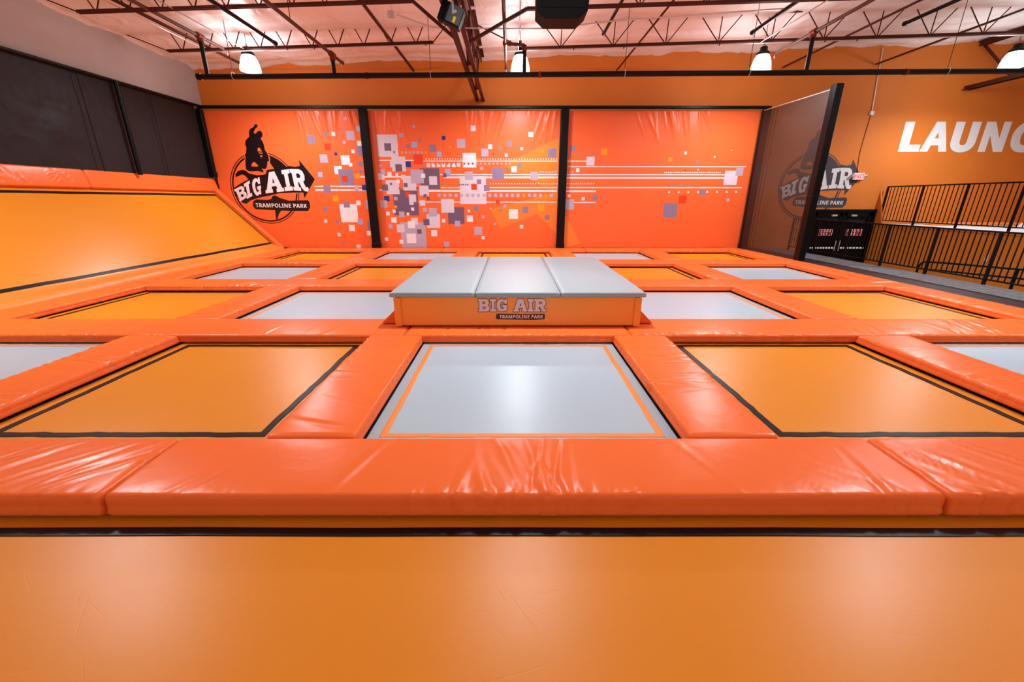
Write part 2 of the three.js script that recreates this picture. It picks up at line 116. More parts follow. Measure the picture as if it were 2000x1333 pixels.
const LOGO = {"ribbon":[[-0.908,-0.001],[-0.722,0.109],[-0.567,0.185],[-0.391,0.25],[-0.168,0.325],[0.098,0.39],[0.142,0.496],[0.307,0.518],[0.49,0.518],[0.594,0.581],[0.73,0.577],[0.804,0.603],[0.96,0.577],[1.106,0.603],[1.105,0.761],[1.476,0.251],[1.098,-0.264],[1.089,-0.109],[0.913,-0.109],[0.654,-0.12],[0.372,-0.131],[0.128,-0.187],[-0.115,-0.231],[-0.311,-0.276],[-0.487,-0.331],[-0.623,-0.421],[-0.734,-0.387],[-0.93,-0.099]],"rider":[[0.031,1.66],[0.082,1.67],[0.112,1.64],[0.1,1.6],[0.034,1.56],[0.001,1.51],[-0.041,1.466],[-0.013,1.439],[0.025,1.429],[0.048,1.466],[0.106,1.498],[0.16,1.5],[0.195,1.474],[0.207,1.419],[0.182,1.348],[0.124,1.316],[0.162,1.247],[0.191,1.165],[0.191,1.083],[0.195,1.01],[0.238,0.938],[0.263,0.834],[0.259,0.729],[0.207,0.718],[0.174,0.602],[0.138,0.539],[0.076,0.513],[0.034,0.53],[0.008,0.543],[0.041,0.475],[0.041,0.428],[-0.028,0.449],[-0.116,0.471],[-0.257,0.458],[-0.37,0.464],[-0.44,0.517],[-0.427,0.686],[-0.39,0.812],[-0.395,0.896],[-0.352,0.937],[-0.311,1.082],[-0.334,1.154],[-0.297,1.257],[-0.175,1.358],[-0.168,1.47],[-0.113,1.55],[-0.003,1.6]],"hole1":[[0.016,1.078],[0.066,1.07],[0.103,0.979],[0.123,0.896],[0.054,0.813],[0.014,0.896],[-0.018,1.021]],"hole2":[[-0.178,0.712],[-0.138,0.682],[-0.075,0.619],[-0.094,0.581],[-0.276,0.589],[-0.251,0.655]],"swoosh":[[-0.766,0.389],[-0.681,0.464],[-0.547,0.5],[-0.469,0.485],[-0.372,0.4],[-0.162,0.357],[0.072,0.372],[0.113,0.347],[-0.174,0.293],[-0.421,0.217],[-0.489,0.336],[-0.572,0.378],[-0.697,0.335],[-0.773,0.303]],"wing":[[0.309,0.834],[0.447,0.782],[0.567,0.687],[0.704,0.56],[0.532,0.497],[0.354,0.464],[0.356,0.539],[0.304,0.624],[0.274,0.687]],"star":[[-0.297,-0.32],[-0.087,-0.331],[0.132,-0.286],[0.17,-0.209],[0.268,-0.187],[0.352,-0.242],[0.44,-0.275],[0.618,-0.331],[0.704,-0.375],[-0.378,-0.376]],"drip":[[0.184,-0.577],[0.397,-0.577],[0.282,-0.69],[0.198,-0.861],[0.163,-0.862],[0.171,-0.713]],"tag":[[-0.4,-0.365],[-0.319,-0.313],[0.101,-0.331],[0.567,-0.353],[1.181,-0.335],[1.21,-0.375],[1.212,-0.509],[1.138,-0.604],[0.523,-0.6],[0.007,-0.577],[-0.391,-0.555],[-0.432,-0.465]],"letters":[["B",[[-0.904,-0.033],[-0.594,0.109],[-0.548,-0.231],[-0.799,-0.365]]],["I",[[-0.592,0.12],[-0.402,0.221],[-0.402,-0.203],[-0.584,-0.291]]],["G",[[-0.366,0.239],[-0.089,0.314],[-0.121,-0.165],[-0.349,-0.231]]],["A",[[0.068,0.411],[0.486,0.492],[0.55,-0.076],[-0.008,-0.136]]],["I",[[0.55,0.492],[0.778,0.522],[0.811,-0.054],[0.569,-0.076]]],["R",[[0.79,0.522],[1.191,0.518],[1.256,-0.083],[0.829,-0.054]]]],"text":[[-0.355,-0.403],[1.143,-0.424],[1.136,-0.543],[-0.364,-0.515]],"center":[-7.191,1.674],"r":0.967};
// ------------------------------------------------------------ measures (metres; y = 0 is the top of the foam pads)
const FLOOR = -1.05, WB = -12.95, WL = -8.65, WR = 16.2, WF = 10;
const PITCH = 2.6, PW = .555, MAT_Y = -.1, PT = .078;
const ROW = k => -(1.8662 + k * 2.6512), RW = .643;
const rowNear = k => k === 0 ? -1.66 : ROW(k) + RW / 2, rowFar = k => k === 4 ? -12.68 : ROW(k) - RW / 2;
const roofY = x => 5.03 + .0285 * x;

// ------------------------------------------------------------ room shell
struct('floor', boxUV(WR - WL + .6, .2, WF - WB + .6, (WR + WL) / 2, FLOOR - .1, (WF + WB) / 2), M.concrete);
struct('wall_back', boxUV(WR - WL + .6, 7.4, .3, (WR + WL) / 2, 2.45, WB - .15), M.wall);
struct('wall_left', boxUV(.3, 7.4, WF - WB, WL - .15, 2.45, (WF + WB) / 2), M.wallWhite);
struct('wall_right', boxUV(.3, 7.4, WF - WB, WR + .15, 2.45, (WF + WB) / 2), M.wall);
struct('wall_front', boxUV(WR - WL + .6, 7.4, .3, (WR + WL) / 2, 2.45, WF + .15), M.wallWhite);
struct('trim_4', box(WR - WL - .1, .02, .012, (WR + WL) / 2, 4.72, WB + .006), M.wall);
{ // insulated roof: plastic film that billows between the joists, hanging a little at the back wall
  const zs = WF - WB, xs = WR - WL;
  const under = gridGeo(300, 260, (u, v) => {
    const x = WL + u * xs, z = WB + v * v * .35 * zs + v * .65 * zs;
    const jz = (z + 10.76) / 2.01, bay = Math.abs(jz - Math.round(jz)) * 2;           // 0 at a joist, 1 mid-bay
    const strip = Math.abs(((x + 50) % 1.22) / 1.22 - .5) * 2;                        // seams run front to back
    let y = roofY(x) - .065 * Math.pow(bay, .8) * (1 - .35 * strip ** 8) + .03 * strip ** 10;
    y += .05 * (fbm(x * .8, z * 3.2, 5, 4) - .5) + .05 * (vnoise(x * .5 + 3, z * 5.5, 8) - .5);
    const back = 1 - sstep(0, .55, z - WB); y -= back * (.03 + .16 * (fbm(x * 1.3, 2, 71, 3) - .35));
    return [x, y, z];
  }, (u, v) => [u * xs, v * zs]);
  const top = new THREE.BoxGeometry(xs + .6, .2, zs + .6).applyMatrix4(new THREE.Matrix4().makeRotationZ(Math.atan(.0285))); top.translate((WL + WR) / 2, roofY((WL + WR) / 2) + .42, (WB + WF) / 2);
  struct('ceiling', [under, top], M.film);
}

// ------------------------------------------------------------ foam pads
function makeFolds(L, n, clusters, amp, W) {
  const f = [];
  for (let i = 0; i < n; i++) {
    const c = clusters.length && rng() < .8 ? clusters[Math.floor(rng() * clusters.length)] : null;
    const u0 = c ? c[0] + (rng() + rng() - 1) * c[1] : rr(-L / 2, L / 2);
    f.push({ u0, k: (c && c[2] != null ? c[2] : 0) + rr(-.45, .45), s: rr(.008, .03), a: amp * rr(.35, 1) * (rng() < .5 ? 1 : -1), z0: rr(-.1, .6) * W, l: rr(.25, .8) * W });
  }
  return f;
}
function padGeo(L, W, T, o = {}) {
  const r = o.r ?? .026, nu = o.nu ?? Math.round(L / .022), nw = o.nw ?? 14, ring = [], folds = o.folds ?? [], crimps = o.crimps ?? [];
  const arc = (cz, cy, a0, a1, n) => { for (let i = 0; i <= n; i++) { const a = a0 + (a1 - a0) * i / n; ring.push([cz + r * Math.cos(a), cy + r * Math.sin(a), Math.cos(a), Math.sin(a)]); } };
  ring.push([W / 2 - .03, -T, 0, -1]); arc(W / 2 - r * .6, -T + r * .6 + .0, -Math.PI / 2, 0, 2);
  for (let i = 1; i < 4; i++) ring.push([W / 2, -T + r + (T - 2 * r) * i / 4, 1, 0]);
  arc(W / 2 - r, -r, 0, Math.PI / 2, 5);
  for (let i = 1; i < nw; i++) ring.push([W / 2 - r - (W - 2 * r) * i / nw, 0, 0, 1]);
  arc(-W / 2 + r, -r, Math.PI / 2, Math.PI, 5);
  for (let i = 3; i > 0; i--) ring.push([-W / 2, -T + r + (T - 2 * r) * i / 4, -1, 0]);
  ring.push([-W / 2, -T + .01, -1, 0], [-W / 2 + .03, -T, 0, -1]);
  const nr = ring.length, P = [], U = [], I = [], sd = o.seed ?? Math.floor(rng() * 900);
  for (let i = 0; i <= nu; i++) {
    const u = -L / 2 + L * i / nu, e = Math.min(u + L / 2, L / 2 - u), end = 1 - sstep(0, .03, e);
    let s = 0;
    for (let j = 0; j < nr; j++) {
      const [z, y, nz, ny] = ring[j]; if (j) s += Math.hypot(z - ring[j - 1][0], y - ring[j - 1][1]);
      let d = ny > .5 ? .007 * (1 - (2 * z / W) ** 4) : 0;
      for (const f of folds) { const q = u - f.u0 - f.k * (W / 2 - z); if (Math.abs(q) < f.s * 4) { const wz = Math.exp(-(((W / 2 - z - f.z0) / f.l) ** 2)); d += f.a * wz * (bump1(q / f.s) - .6 * bump1((q - f.s * 1.7) / f.s)); } }
      const edge = Math.exp(-(((z - W / 2) / .05) ** 2)) + .7 * Math.exp(-(((z + W / 2) / .04) ** 2)) * (o.both ? 1 : .3);
      if (edge > .02) { let cl = .18; for (const c of crimps) cl += Math.exp(-(((u - c[0]) / c[1]) ** 2)); d += edge * Math.min(1.2, cl) * (o.crimp ?? .0045) * (2 * vnoise(u * 24, z > 0 ? y * 9 : y * 9 + 50, sd) - 1 + .8 * (2 * vnoise(u * 55, y * 6, sd + 5) - 1)); }
      d += .003 * (fbm(u * 2.2, z * 4, sd + 9, 3) - .45);
      if (ny < -.5) d = 0;
      P.push(u - Math.sign(u) * 0, y + ny * d - (ny > -.5 ? end * .016 * (y + T) / T : 0), z + nz * d - Math.sign(z) * end * .012); U.push(u + L, s);
    }
  }
  for (let i = 0; i < nu; i++) for (let j = 0; j < nr; j++) { const a = i * nr + j, b = i * nr + (j + 1) % nr, c = a + nr, d = b + nr; I.push(a, c, d, a, d, b); }
  for (const [row, fl] of [[0, 0], [nu, 1]]) { const c = P.length / 3; P.push(row ? L / 2 : -L / 2, -T / 2, 0); U.push(0, 0); for (let j = 0; j < nr; j++) { const a = row * nr + j, b = row * nr + (j + 1) % nr; fl ? I.push(c, b, a) : I.push(c, a, b); } }
  const g = new THREE.BufferGeometry(); g.setAttribute('position', new THREE.Float32BufferAttribute(P, 3)); g.setAttribute('uv', new THREE.Float32BufferAttribute(U, 2)); g.setIndex(I); g.computeVertexNormals(); return g;
}
function addPad(x0, x1, zn, zf, label, group, o = {}) { // pad along x between zn (near) and zf (far)
  const L = x1 - x0 - .006, W = zn - zf;
  const m = obj('foam_pad', padGeo(L, W, o.T ?? PT, o), M.pad); m.position.set((x0 + x1) / 2, 0, (zn + zf) / 2); return tag(m, label, 'pad', group);
}
function addPadZ(xc, w, zn, zf, label, group, o = {}, flip = 1) { // pad that runs front to back; flip 1: crimped edge to +x
  const L = zn - zf - .006; const m = obj('foam_pad', padGeo(L, w, PT, o), M.pad); m.rotation.y = flip * Math.PI / 2; m.position.set(xc, 0, (zn + zf) / 2); return tag(m, label, 'pad', group);
}
const IN = 2.5 * PITCH - PW / 2;
// the long pad across the front, in three lengths
addPad(-6.8, -2.08, rowNear(0), rowFar(0), 'front orange pad length with long oblique creases, left of the seam', null, { folds: makeFolds(4.7, 24, [[1.9, .4, .9], [1.2, .6, .8]], .0065, .53), crimps: [[2.2, .3]], nw: 22, seed: 3, T: .114 });
addPad(-2.08, 2.08, rowNear(0), rowFar(0), 'middle length of the front orange pad, puckered at its centre', null, { folds: [...makeFolds(4.16, 20, [[.1, .3, -.25]], .007, .53), ...makeFolds(4.16, 9, [[-1.75, .2, .8], [1.7, .3, -.9]], .004, .53)], crimps: [[0, .4], [-.5, .16], [.5, .2]], crimp: .006, nw: 24, nu: 300, seed: 41, T: .114 });
addPad(2.08, 6.8, rowNear(0), rowFar(0), 'front orange pad length with shiny oblique creases, right of the seam', null, { folds: makeFolds(4.7, 20, [[-2.05, .25, -.9], [-1.5, .5, -.8]], .007, .53), crimps: [[-2.25, .3]], nw: 22, seed: 5, T: .114 });
const rowWords = ['front', 'second', 'third', 'fourth', 'last'];
const rowSeams = { 1: [-IN, -1.225, 1.225, IN], 2: [-IN, -1.3, 1.3, IN], 3: [-IN, 0, IN], 4: [-IN, -2.1, 2.1, IN] };
const rowSay = {
  1: ['orange cross pad from box corner towards the slanted wall, behind the first beds', 'short orange cross pad directly under the lettered face of the box', 'orange cross pad from box corner towards the railing, behind the first beds'],
  2: ['orange cross pad beside the box back end, towards the slanted wall', 'orange cross pad under the back end of the box', 'orange cross pad beside the box back end, towards the railing'],
  3: ['orange cross pad beyond the box, two rows from banner wall, slanted wall half', 'orange cross pad beyond the box, two rows from banner wall, railing half'],
  4: ['orange pad at the foot of the banner with the snowboard emblem', 'orange pad at the foot of the middle banner', 'orange pad at the foot of the banner next to the net divider'],
};
for (const k of [1, 2, 3, 4]) for (let i = 0; i + 1 < rowSeams[k].length; i++) {
  const a = rowSeams[k][i], b = rowSeams[k][i + 1], L = b - a;
  addPad(a, b, rowNear(k), rowFar(k), rowSay[k][i], 'cross pads between the bed rows', { nu: Math.round(L / .016), folds: makeFolds(L, Math.round(L * 9), [[rr(-L / 3, L / 3), .5, 0], [rr(-L / 3, L / 3), .4, .3]], .0058, RW), crimps: [[rr(-L / 2, L / 2), .5], [rr(-L / 2, L / 2), .5], [rr(-L / 2, L / 2), .4]], crimp: .008 });
}
const colSay = { '-2.5': 'alongside the slanted wall trampoline', '-1.5': 'second in from the slanted wall trampoline', '-0.5': 'on the slanted-wall side of box line', '0.5': 'on the railing side of box line', '1.5': 'second in from the railing walkway', '2.5': 'alongside the dark walkway strip' };
const rowOf = ['in the first bed row', 'in the row level with the box', 'in the row behind the box', 'in the row by the banners'];
for (const c of [-2.5, -1.5, -.5, .5, 1.5, 2.5]) for (let k = 0; k < 4; k++) {
  const outer = Math.abs(c) > 2, zn = outer ? (k ? ROW(k) : rowFar(0)) : rowFar(k), zf = outer ? (k === 3 ? -12.68 : ROW(k + 1)) : rowNear(k + 1), L = zn - zf;
  if (Math.abs(c) < 1 && k === 1) continue;                                        // under the box
  addPadZ(c * PITCH, PW, zn, zf, `orange pad ${colSay[c]}, ${rowOf[k]}`, 'pads between beds in a row', { nu: Math.round(L / .016), both: Math.abs(c) < 2, folds: makeFolds(L, 22, [[rr(-.9, .9), .3, 0], [rr(-.9, .9), .3, 0]], .005, PW), crimps: [[rr(-1, 1), .4], [rr(-1, 1), .3]], crimp: .007 }, c > 0 ? -1 : 1);
}
for (const c of [-1, 1]) addPadZ(c * .5 * PITCH + c * .14, PW - .28, rowFar(1), rowNear(2), c < 0 ? 'narrow orange pad at the box flank towards the slanted wall' : 'narrow orange pad at the box flank towards the railing', 'pads flanking the box', { nu: 60 }, c);

// steel frame that carries pads and beds
{
  const g = [];
  for (let k = 0; k < 5; k++) g.push(box(13.4, .1, .34, 0, -PT - (k ? .051 : .085), (rowNear(k) + rowFar(k)) / 2));
  for (const c of [-2.5, -1.5, -.5, .5, 1.5, 2.5]) { g.push(box(.36, .1, 10.5, c * PITCH, -PT - .052, -7.2)); for (let k = 0; k < 5; k++) g.push(box(.1, -FLOOR - PT - .1, .1, c * PITCH, (FLOOR - PT - .1) / 2, (rowNear(k) + rowFar(k)) / 2)); }
  const f = struct('floor_frame', g, M.steel); f.userData.label = 'dark steel frame under the trampoline pads';
}

// ------------------------------------------------------------ trampoline beds
function ringGeo(hx0, hz0, hx1, hz1, t, wob = 0) { // flat rectangular ring, outer half sizes 0, inner half sizes 1
  const sh = new THREE.Shape(), n = 24, e = (hx, hz, P, s) => { const c = [[-hx, -hz], [hx, -hz], [hx, hz], [-hx, hz]]; for (let q = 0; q < 4; q++) { const a = c[q], b = c[(q + 1) % 4]; for (let i = 0; i < n; i++) { const w = i ? wob * (vnoise(i * .8 + q * 37, s, 77) - .5) : 0, t2 = i / n; const nx = q % 2 ? 1 : 0; P.push([a[0] + (b[0] - a[0]) * t2 + nx * w, a[1] + (b[1] - a[1]) * t2 + (1 - nx) * w]); } } };
  const o = [], h = []; e(hx0, hz0, o, 1); e(hx1, hz1, h, 1.15);
  sh.setFromPoints(o.map(p => new THREE.Vector2(...p))); const hp = new THREE.Path(); hp.setFromPoints(h.map(p => new THREE.Vector2(...p))); sh.holes.push(hp);
  const g = new THREE.ExtrudeGeometry(sh, { depth: t, bevelEnabled: false }); g.rotateX(-Math.PI / 2); return g;
}
const HX = PITCH / 2 - PW / 2, HZ = (rowFar(1) - rowNear(2)) / 2;
const bedGeo = boxUV(2 * HX + .16, .012, 2 * HZ + .16, 0, -.006, 0), rimGeo = ringGeo(HX + .08, HZ + .08, HX - .012, HZ - .012, .004);
const bedGeo0 = boxUV(2 * HX + .16, .012, 2 * HZ + .076, 0, -.006, -.042), rimGeo0 = ringGeo(HX + .08, HZ + .038, HX - .012, HZ + .03, .004).translate(0, 0, -.042);
const tapeW = ringGeo(.935, .905, .892, .862, .003, .008).translate(0, 0, -.06), tapeB = ringGeo(.915, .9, .863, .848, .004, .014).translate(0, 0, -.06);
const colBed = { '-2': 'beside the slanted wall trampoline', '-1': 'one column from the slanted wall trampoline', 0: 'in the column of the box', 1: 'one column from the walkway strip', 2: 'beside the dark walkway strip' };
const rowBed = ['just behind the front pad', 'level with the box', 'in the row behind the box', 'in the row by the banners'];
for (let k = 0; k < 4; k++) for (let c = -2; c <= 2; c++) {
  if (k === 1 && c === 0) continue;
  const grey = (k + Math.abs(c)) % 2 === 0, zc = (rowFar(k) + rowNear(k + 1)) / 2;
  const t = thing('trampoline_bed', `${grey ? 'grey orange-lined bed' : 'yellow black-lined bed'} ${rowBed[k]}, ${colBed[c]}`, 'trampoline', [c * PITCH, MAT_Y, zc], 'square trampoline beds in the grid');
  obj('jumping_mat', k ? bedGeo : bedGeo0, grey ? M.grey : M.yellow, t); obj('edge_rim', k ? rimGeo : rimGeo0, M.rim, t); obj('border_tape', grey ? tapeW : tapeB, grey ? M.tapeOrange : M.tapeBlack, t);
}
{ // the big bed in front
  const t = thing('trampoline_bed', 'large yellow trampoline bed in front of the long orange pad', 'trampoline', [0, -.142, .35]);
  obj('jumping_mat', boxUV(10, .012, 4.3, 0, -.006, 0), M.yellow, t);
  obj('border_tape', ringGeo(4.8, 1.95, 4.75, 1.9, .005, .012), M.tapeBlack, t); 
  const f = struct('floor_frame', [box(10.2, .1, .12, 0, -.2, -1.76), box(10.2, .1, .12, 0, -.2, 2.5), box(.12, .1, 4.3, -5, -.2, .35), box(.12, .1, 4.3, 5, -.2, .35), ...[-5, 5].flatMap(x => [-1.7, 2.4].map(z => box(.1, .85, .1, x, -.62, z)))], M.steel); f.userData.label = 'dark steel frame carrying the front bed';
}

// ------------------------------------------------------------ slanted wall trampoline on the left
{
  const a = new THREE.Vector3(-7.0, 0, 0), b = new THREE.Vector3(-8.6, 1.61, 0), dir = b.clone().sub(a), SL = dir.length(); dir.normalize(); const nrm = new THREE.Vector3(dir.y, -dir.x, 0);
  const Z0 = -2.4, Z1 = -12.56, zc = (Z0 + Z1) / 2, ZL = Z0 - Z1;
  const t = thing('wall_trampoline', 'large yellow trampoline leaning at a slant against the left wall', 'trampoline', [a.x, 0, zc]);
  const basis = new THREE.Matrix4().makeBasis(dir, nrm, new THREE.Vector3(0, 0, -1));
  const place = g => g.applyMatrix4(basis).translate(dir.x * SL / 2, dir.y * SL / 2, 0);
  obj('jumping_mat', place(boxUV(SL - .05, .012, ZL, 0.03, -.006, 0)), M.yellow, t);
  obj('border_tape', place(ringGeo(SL / 2 - .165, ZL / 2 - .09, SL / 2 - .225, ZL / 2 - .125, .004, .014).translate(.03, 0, 0)), M.tapeBlack, t);
  const prof = [[-.1, .118], [-.05, .085], [.02, .065], [.08, .05], [.13, .015], [.17, -.04]];
  const flap = gridGeo(200, 36, (u, v) => { const q = v * (prof.length - 1), i = Math.min(prof.length - 2, Math.floor(q)), f = q - i, z = -ZL / 2 - .02 + u * ZL; const w = .012 * (fbm(z * 1.6, v * 2.5, 91, 3) - .45) * Math.sin(v * Math.PI); return [prof[i][0] + (prof[i + 1][0] - prof[i][0]) * f + w, prof[i][1] + (prof[i + 1][1] - prof[i][1]) * f + w, z]; }, (u, v) => [u * ZL, v * .45]);
  obj('base_flap', flap, new THREE.MeshPhysicalMaterial({ color: lin(.84, .24, .03), roughness: .38, bumpMap: vinylBump, bumpScale: .003 }), t);
  obj('back_frame', [place(box(SL, .06, .08, 0, -.06, -ZL / 2 + .05)), place(box(SL, .06, .08, 0, -.06, ZL / 2 - .05)), place(box(SL, .06, .08, 0, -.06, 0)), ...[-1, 0, 1].map(k => box(.08, -FLOOR, .08, -.05, FLOOR / 2, k * (ZL / 2 - .1)))], M.steel, t);
  // pads round it
  const topPad = (z0, z1, label, o) => { const L = z0 - z1 - .006, m = obj('foam_pad', padGeo(L, .36, .08, o), M.pad); const q = new THREE.Matrix4().makeBasis(new THREE.Vector3(0, 0, -1), new THREE.Vector3(.97, .24, 0).normalize(), new THREE.Vector3(.24, -.97, 0).normalize()); q.setPosition(-8.535, 1.765, (z0 + z1) / 2); m.applyMatrix4(q); tag(m, label, 'pad', 'pads along the top of the slanted trampoline'); };
  topPad(-2.4, -8.86, 'creased orange pad along the top edge of the slanted trampoline', { nu: 200, folds: makeFolds(6.4, 40, [[2.9, .4, -.8], [1.9, .6, -.6]], .006, .36) });
  topPad(-8.86, -12.7, 'orange pad above the slanted trampoline, reaching into the banner corner', { nu: 140, folds: makeFolds(3.8, 12, [[-1.6, .3, -.6]], .004, .36) });
  const m = obj('foam_pad', padGeo(SL + .14, .2, .1, { nu: 90, folds: makeFolds(2.3, 8, [], .003, .2) }), M.pad);
  const q = basis.clone(); q.setPosition(a.x + dir.x * SL / 2 + nrm.x * .1, dir.y * SL / 2 + nrm.y * .1, -12.6); m.applyMatrix4(q); tag(m, 'narrow orange pad down the end of the slanted trampoline against the banner', 'pad');
}
// ------------------------------------------------------------ printed artwork (flat print on banners, wall and box)
const INK = { W: '#efe6ea', V: '#dccfd9', L: '#bba9bd', G: '#8f7c97', K: '#735a72', D: '#26358c', B: '#a5addb', R: '#ee3f22', Y: '#ff9a22' };
const GLYPH = {
  I: [[[0, 0], [1, 0], [1, .2], [.74, .2], [.74, .8], [1, .8], [1, 1], [0, 1], [0, .8], [.26, .8], [.26, .2], [0, .2]]],
  A: [[[0, 0], [.4, 0], [.4, .17], [.34, .17], [.38, .3], [.62, .3], [.66, .17], [.6, .17], [.6, 0], [1, 0], [1, .17], [.93, .17], [.68, 1], [.3, 1], [.07, .17], [0, .17]], [[.44, .46], [.56, .46], [.5, .7]]],
  B: [[[0, 0], [.66, 0], [.86, .04], [.98, .15], [1, .27], [.95, .42], [.83, .52], [.92, .61], [.95, .75], [.87, .91], [.68, 1], [0, 1], [0, .83], [.09, .83], [.09, .17], [0, .17]], [[.38, .62], [.38, .79], [.58, .79], [.63, .7], [.58, .62]], [[.38, .21], [.38, .4], [.6, .4], [.67, .3], [.6, .21]]],
  G: [[[.96, 1], [.96, .62], [.74, .62], [.66, .76], [.52, .8], [.38, .7], [.33, .5], [.38, .29], [.53, .2], [.66, .25], [.66, .34], [.53, .34], [.53, .52], [1, .52], [1, .35], [.93, .35], [.93, .02], [.78, .02], [.73, .09], [.5, 0], [.24, .06], [.06, .26], [0, .52], [.06, .76], [.22, .94], [.46, 1.01], [.66, .96], [.75, .9], [.79, 1]]],
  R: [[[0, 0], [.5, 0], [.5, .17], [.4, .17], [.4, .4], [.47, .4], [.58, .14], [.7, .01], [.92, -.01], [1.03, .1], [1, .22], [.88, .17], [.77, .42], [.91, .52], [.96, .72], [.88, .91], [.68, 1], [0, 1], [0, .83], [.1, .83], [.1, .17], [0, .17]], [[.4, .6], [.4, .8], [.6, .8], [.67, .7], [.6, .6]]],
};
function poly(x, pts, map) { pts.forEach((p, i) => { const [a, b] = map(...p); i ? x.lineTo(a, b) : x.moveTo(a, b); }); x.closePath(); }
function glyph(x, ch, quad, map, fill, stroke, lw) { // quad: TL TR BR BL in artwork metres
  const m = (u, v) => { const t = [0, 1].map(k => quad[0][k] * (1 - u) + quad[1][k] * u), b = [0, 1].map(k => quad[3][k] * (1 - u) + quad[2][k] * u); return map(b[0] * (1 - v) + t[0] * v, b[1] * (1 - v) + t[1] * v); };
  x.beginPath(); for (const c of GLYPH[ch]) poly(x, c, m); if (stroke) { x.strokeStyle = stroke; x.lineWidth = lw; x.lineJoin = 'round'; x.stroke(); } x.fillStyle = fill; x.fill('evenodd');
  x.strokeStyle = stroke || '#2a1f24'; x.lineWidth = Math.max(1, lw * .22); // worn scratches in the print
  for (let i = 0; i < 7; i++) { const u = rr(.25, .8), v = rr(.1, .7); const p = m(u, v), q = m(u + rr(-.06, .1), v + rr(.02, .1)); x.globalAlpha = .55; x.beginPath(); x.moveTo(...p); x.lineTo(...q); x.stroke(); x.globalAlpha = 1; }
}
function drawLogo(x, map, ppm, ink, paper, halo) {
  const P = (name, col) => { x.beginPath(); poly(x, LOGO[name], map); x.fillStyle = col; x.fill(); };
  const c = map(0, 0), R = LOGO.r * ppm;
  x.strokeStyle = ink; x.lineWidth = .022 * ppm; x.beginPath(); x.arc(c[0], c[1], R, 0, 7); x.stroke(); x.lineWidth = .042 * ppm; x.beginPath(); x.arc(c[0], c[1], R * .935, .15, 6.1); x.stroke();
  P('swoosh', ink); P('wing', ink);
  x.beginPath(); poly(x, LOGO.rider, map); x.strokeStyle = halo; x.lineWidth = .05 * ppm; x.lineJoin = 'round'; x.stroke();
  x.beginPath(); poly(x, LOGO.rider, map); poly(x, LOGO.hole1, map); poly(x, LOGO.hole2, map); x.fillStyle = ink; x.fill('evenodd');
  P('star', ink); P('drip', ink); P('ribbon', ink);
  x.beginPath(); poly(x, LOGO.tag, map); x.lineJoin = 'round'; x.strokeStyle = ink; x.lineWidth = .03 * ppm; x.stroke(); x.fillStyle = ink; x.fill();
  for (const [ch, q] of LOGO.letters) glyph(x, ch, q, map, paper, ink, .012 * ppm);
  tagline(x, LOGO.text, map, paper);
}
function tagline(x, quad, map, col) { // bold caps fitted into a quad
  const a = map(...quad[0]), b = map(...quad[1]), d = map(...quad[3]), W = Math.hypot(b[0] - a[0], b[1] - a[1]), H = Math.hypot(d[0] - a[0], d[1] - a[1]);
  x.save(); x.translate(d[0], d[1]); x.rotate(Math.atan2(b[1] - a[1], b[0] - a[0])); x.font = `bold ${Math.round(H * 1.38)}px sans-serif`; const w = x.measureText('TRAMPOLINE PARK').width; x.scale(W / w, 1); x.fillStyle = col; x.textBaseline = 'alphabetic'; x.fillText('TRAMPOLINE PARK', 0, 0); x.restore();
}
const BAN = '#f56a34', BAN2 = '#ff8230';
function bannerTex(art, x0, x1, y0, y1, logo) {
  const ppm = 250, w = Math.round((x1 - x0) * ppm), h = Math.round((y1 - y0) * ppm);
  return canvasTex(w, h, x => {
    const map = (a, b) => [(a - x0) * ppm, (y1 - b) * ppm];
    x.fillStyle = BAN; x.fillRect(0, 0, w, h);
    for (const p of art.p || []) { x.beginPath(); poly(x, p, map); x.fillStyle = BAN2; x.fill(); }
    for (const [a, b, y, t] of art.l) { const p = map(a, y + t / 2); x.fillStyle = INK.W; x.fillRect(p[0], p[1], (b - a) * ppm, Math.max(2, t * ppm)); }
    for (const [a, b, s, c] of art.s) { const p = map(a - s / 2, b + s / 2), q = Math.max(2, s * ppm); x.fillStyle = INK[c]; x.fillRect(p[0], p[1], q, q); }
    if (logo) drawLogo(x, (a, b) => map(a + LOGO.center[0], b + LOGO.center[1]), ppm, '#1b1013', '#ece2e6', BAN);
  });
}

// ------------------------------------------------------------ banners, poles and top bar on the back wall
const BZ = -12.72, BT = 3.67;
function banner(x0, x1, art, logo, label, ripples) {
  const tex = bannerTex(art, x0, x1, 0, BT, logo);
  const g = gridGeo(240, 120, (u, v) => {
    const x = x0 + u * (x1 - x0), y = v * BT; let d = .012 * (fbm(x * 1.1, y * .7, 61, 3) - .5);
    const top = bump1((BT - y) / .55); for (const [rx, k, a, s] of ripples) { const q = x - rx - k * (BT - y); d += a * top * Math.exp(-((q / s) ** 2)); }
    d += .004 * bump1((BT - y) / .08) * (vnoise(x * 16, 3, 62) - .5) * 2;
    return [x, y, BZ + d];
  });
  const m = obj('wall_banner', g, new THREE.MeshPhysicalMaterial({ map: tex, roughness: .3, specularIntensity: .7, side: THREE.DoubleSide })); return tag(m, label, 'banner');
}
const rip = (a, b, n, amp, k) => Array.from({ length: n }, () => [rr(a, b), k + rr(-.25, .25), amp * rr(.4, 1), rr(.02, .05)]);
banner(-8.5, -4.18, ART.a, true, 'orange vinyl banner with black snowboard emblem and scattered grey squares', rip(-6, -4.3, 14, .03, .1));
banner(-4.02, 1.3, ART.b, false, 'orange vinyl banner crowded with grey and white squares between black posts', [...rip(-3.9, -3, 6, .028, .05), ...rip(-1.5, 1.2, 16, .024, -.15)]);
banner(1.46, 6.76, ART.c, false, 'orange vinyl banner with thin white lines and few squares beside net divider', rip(3.2, 5.2, 15, .036, .35));
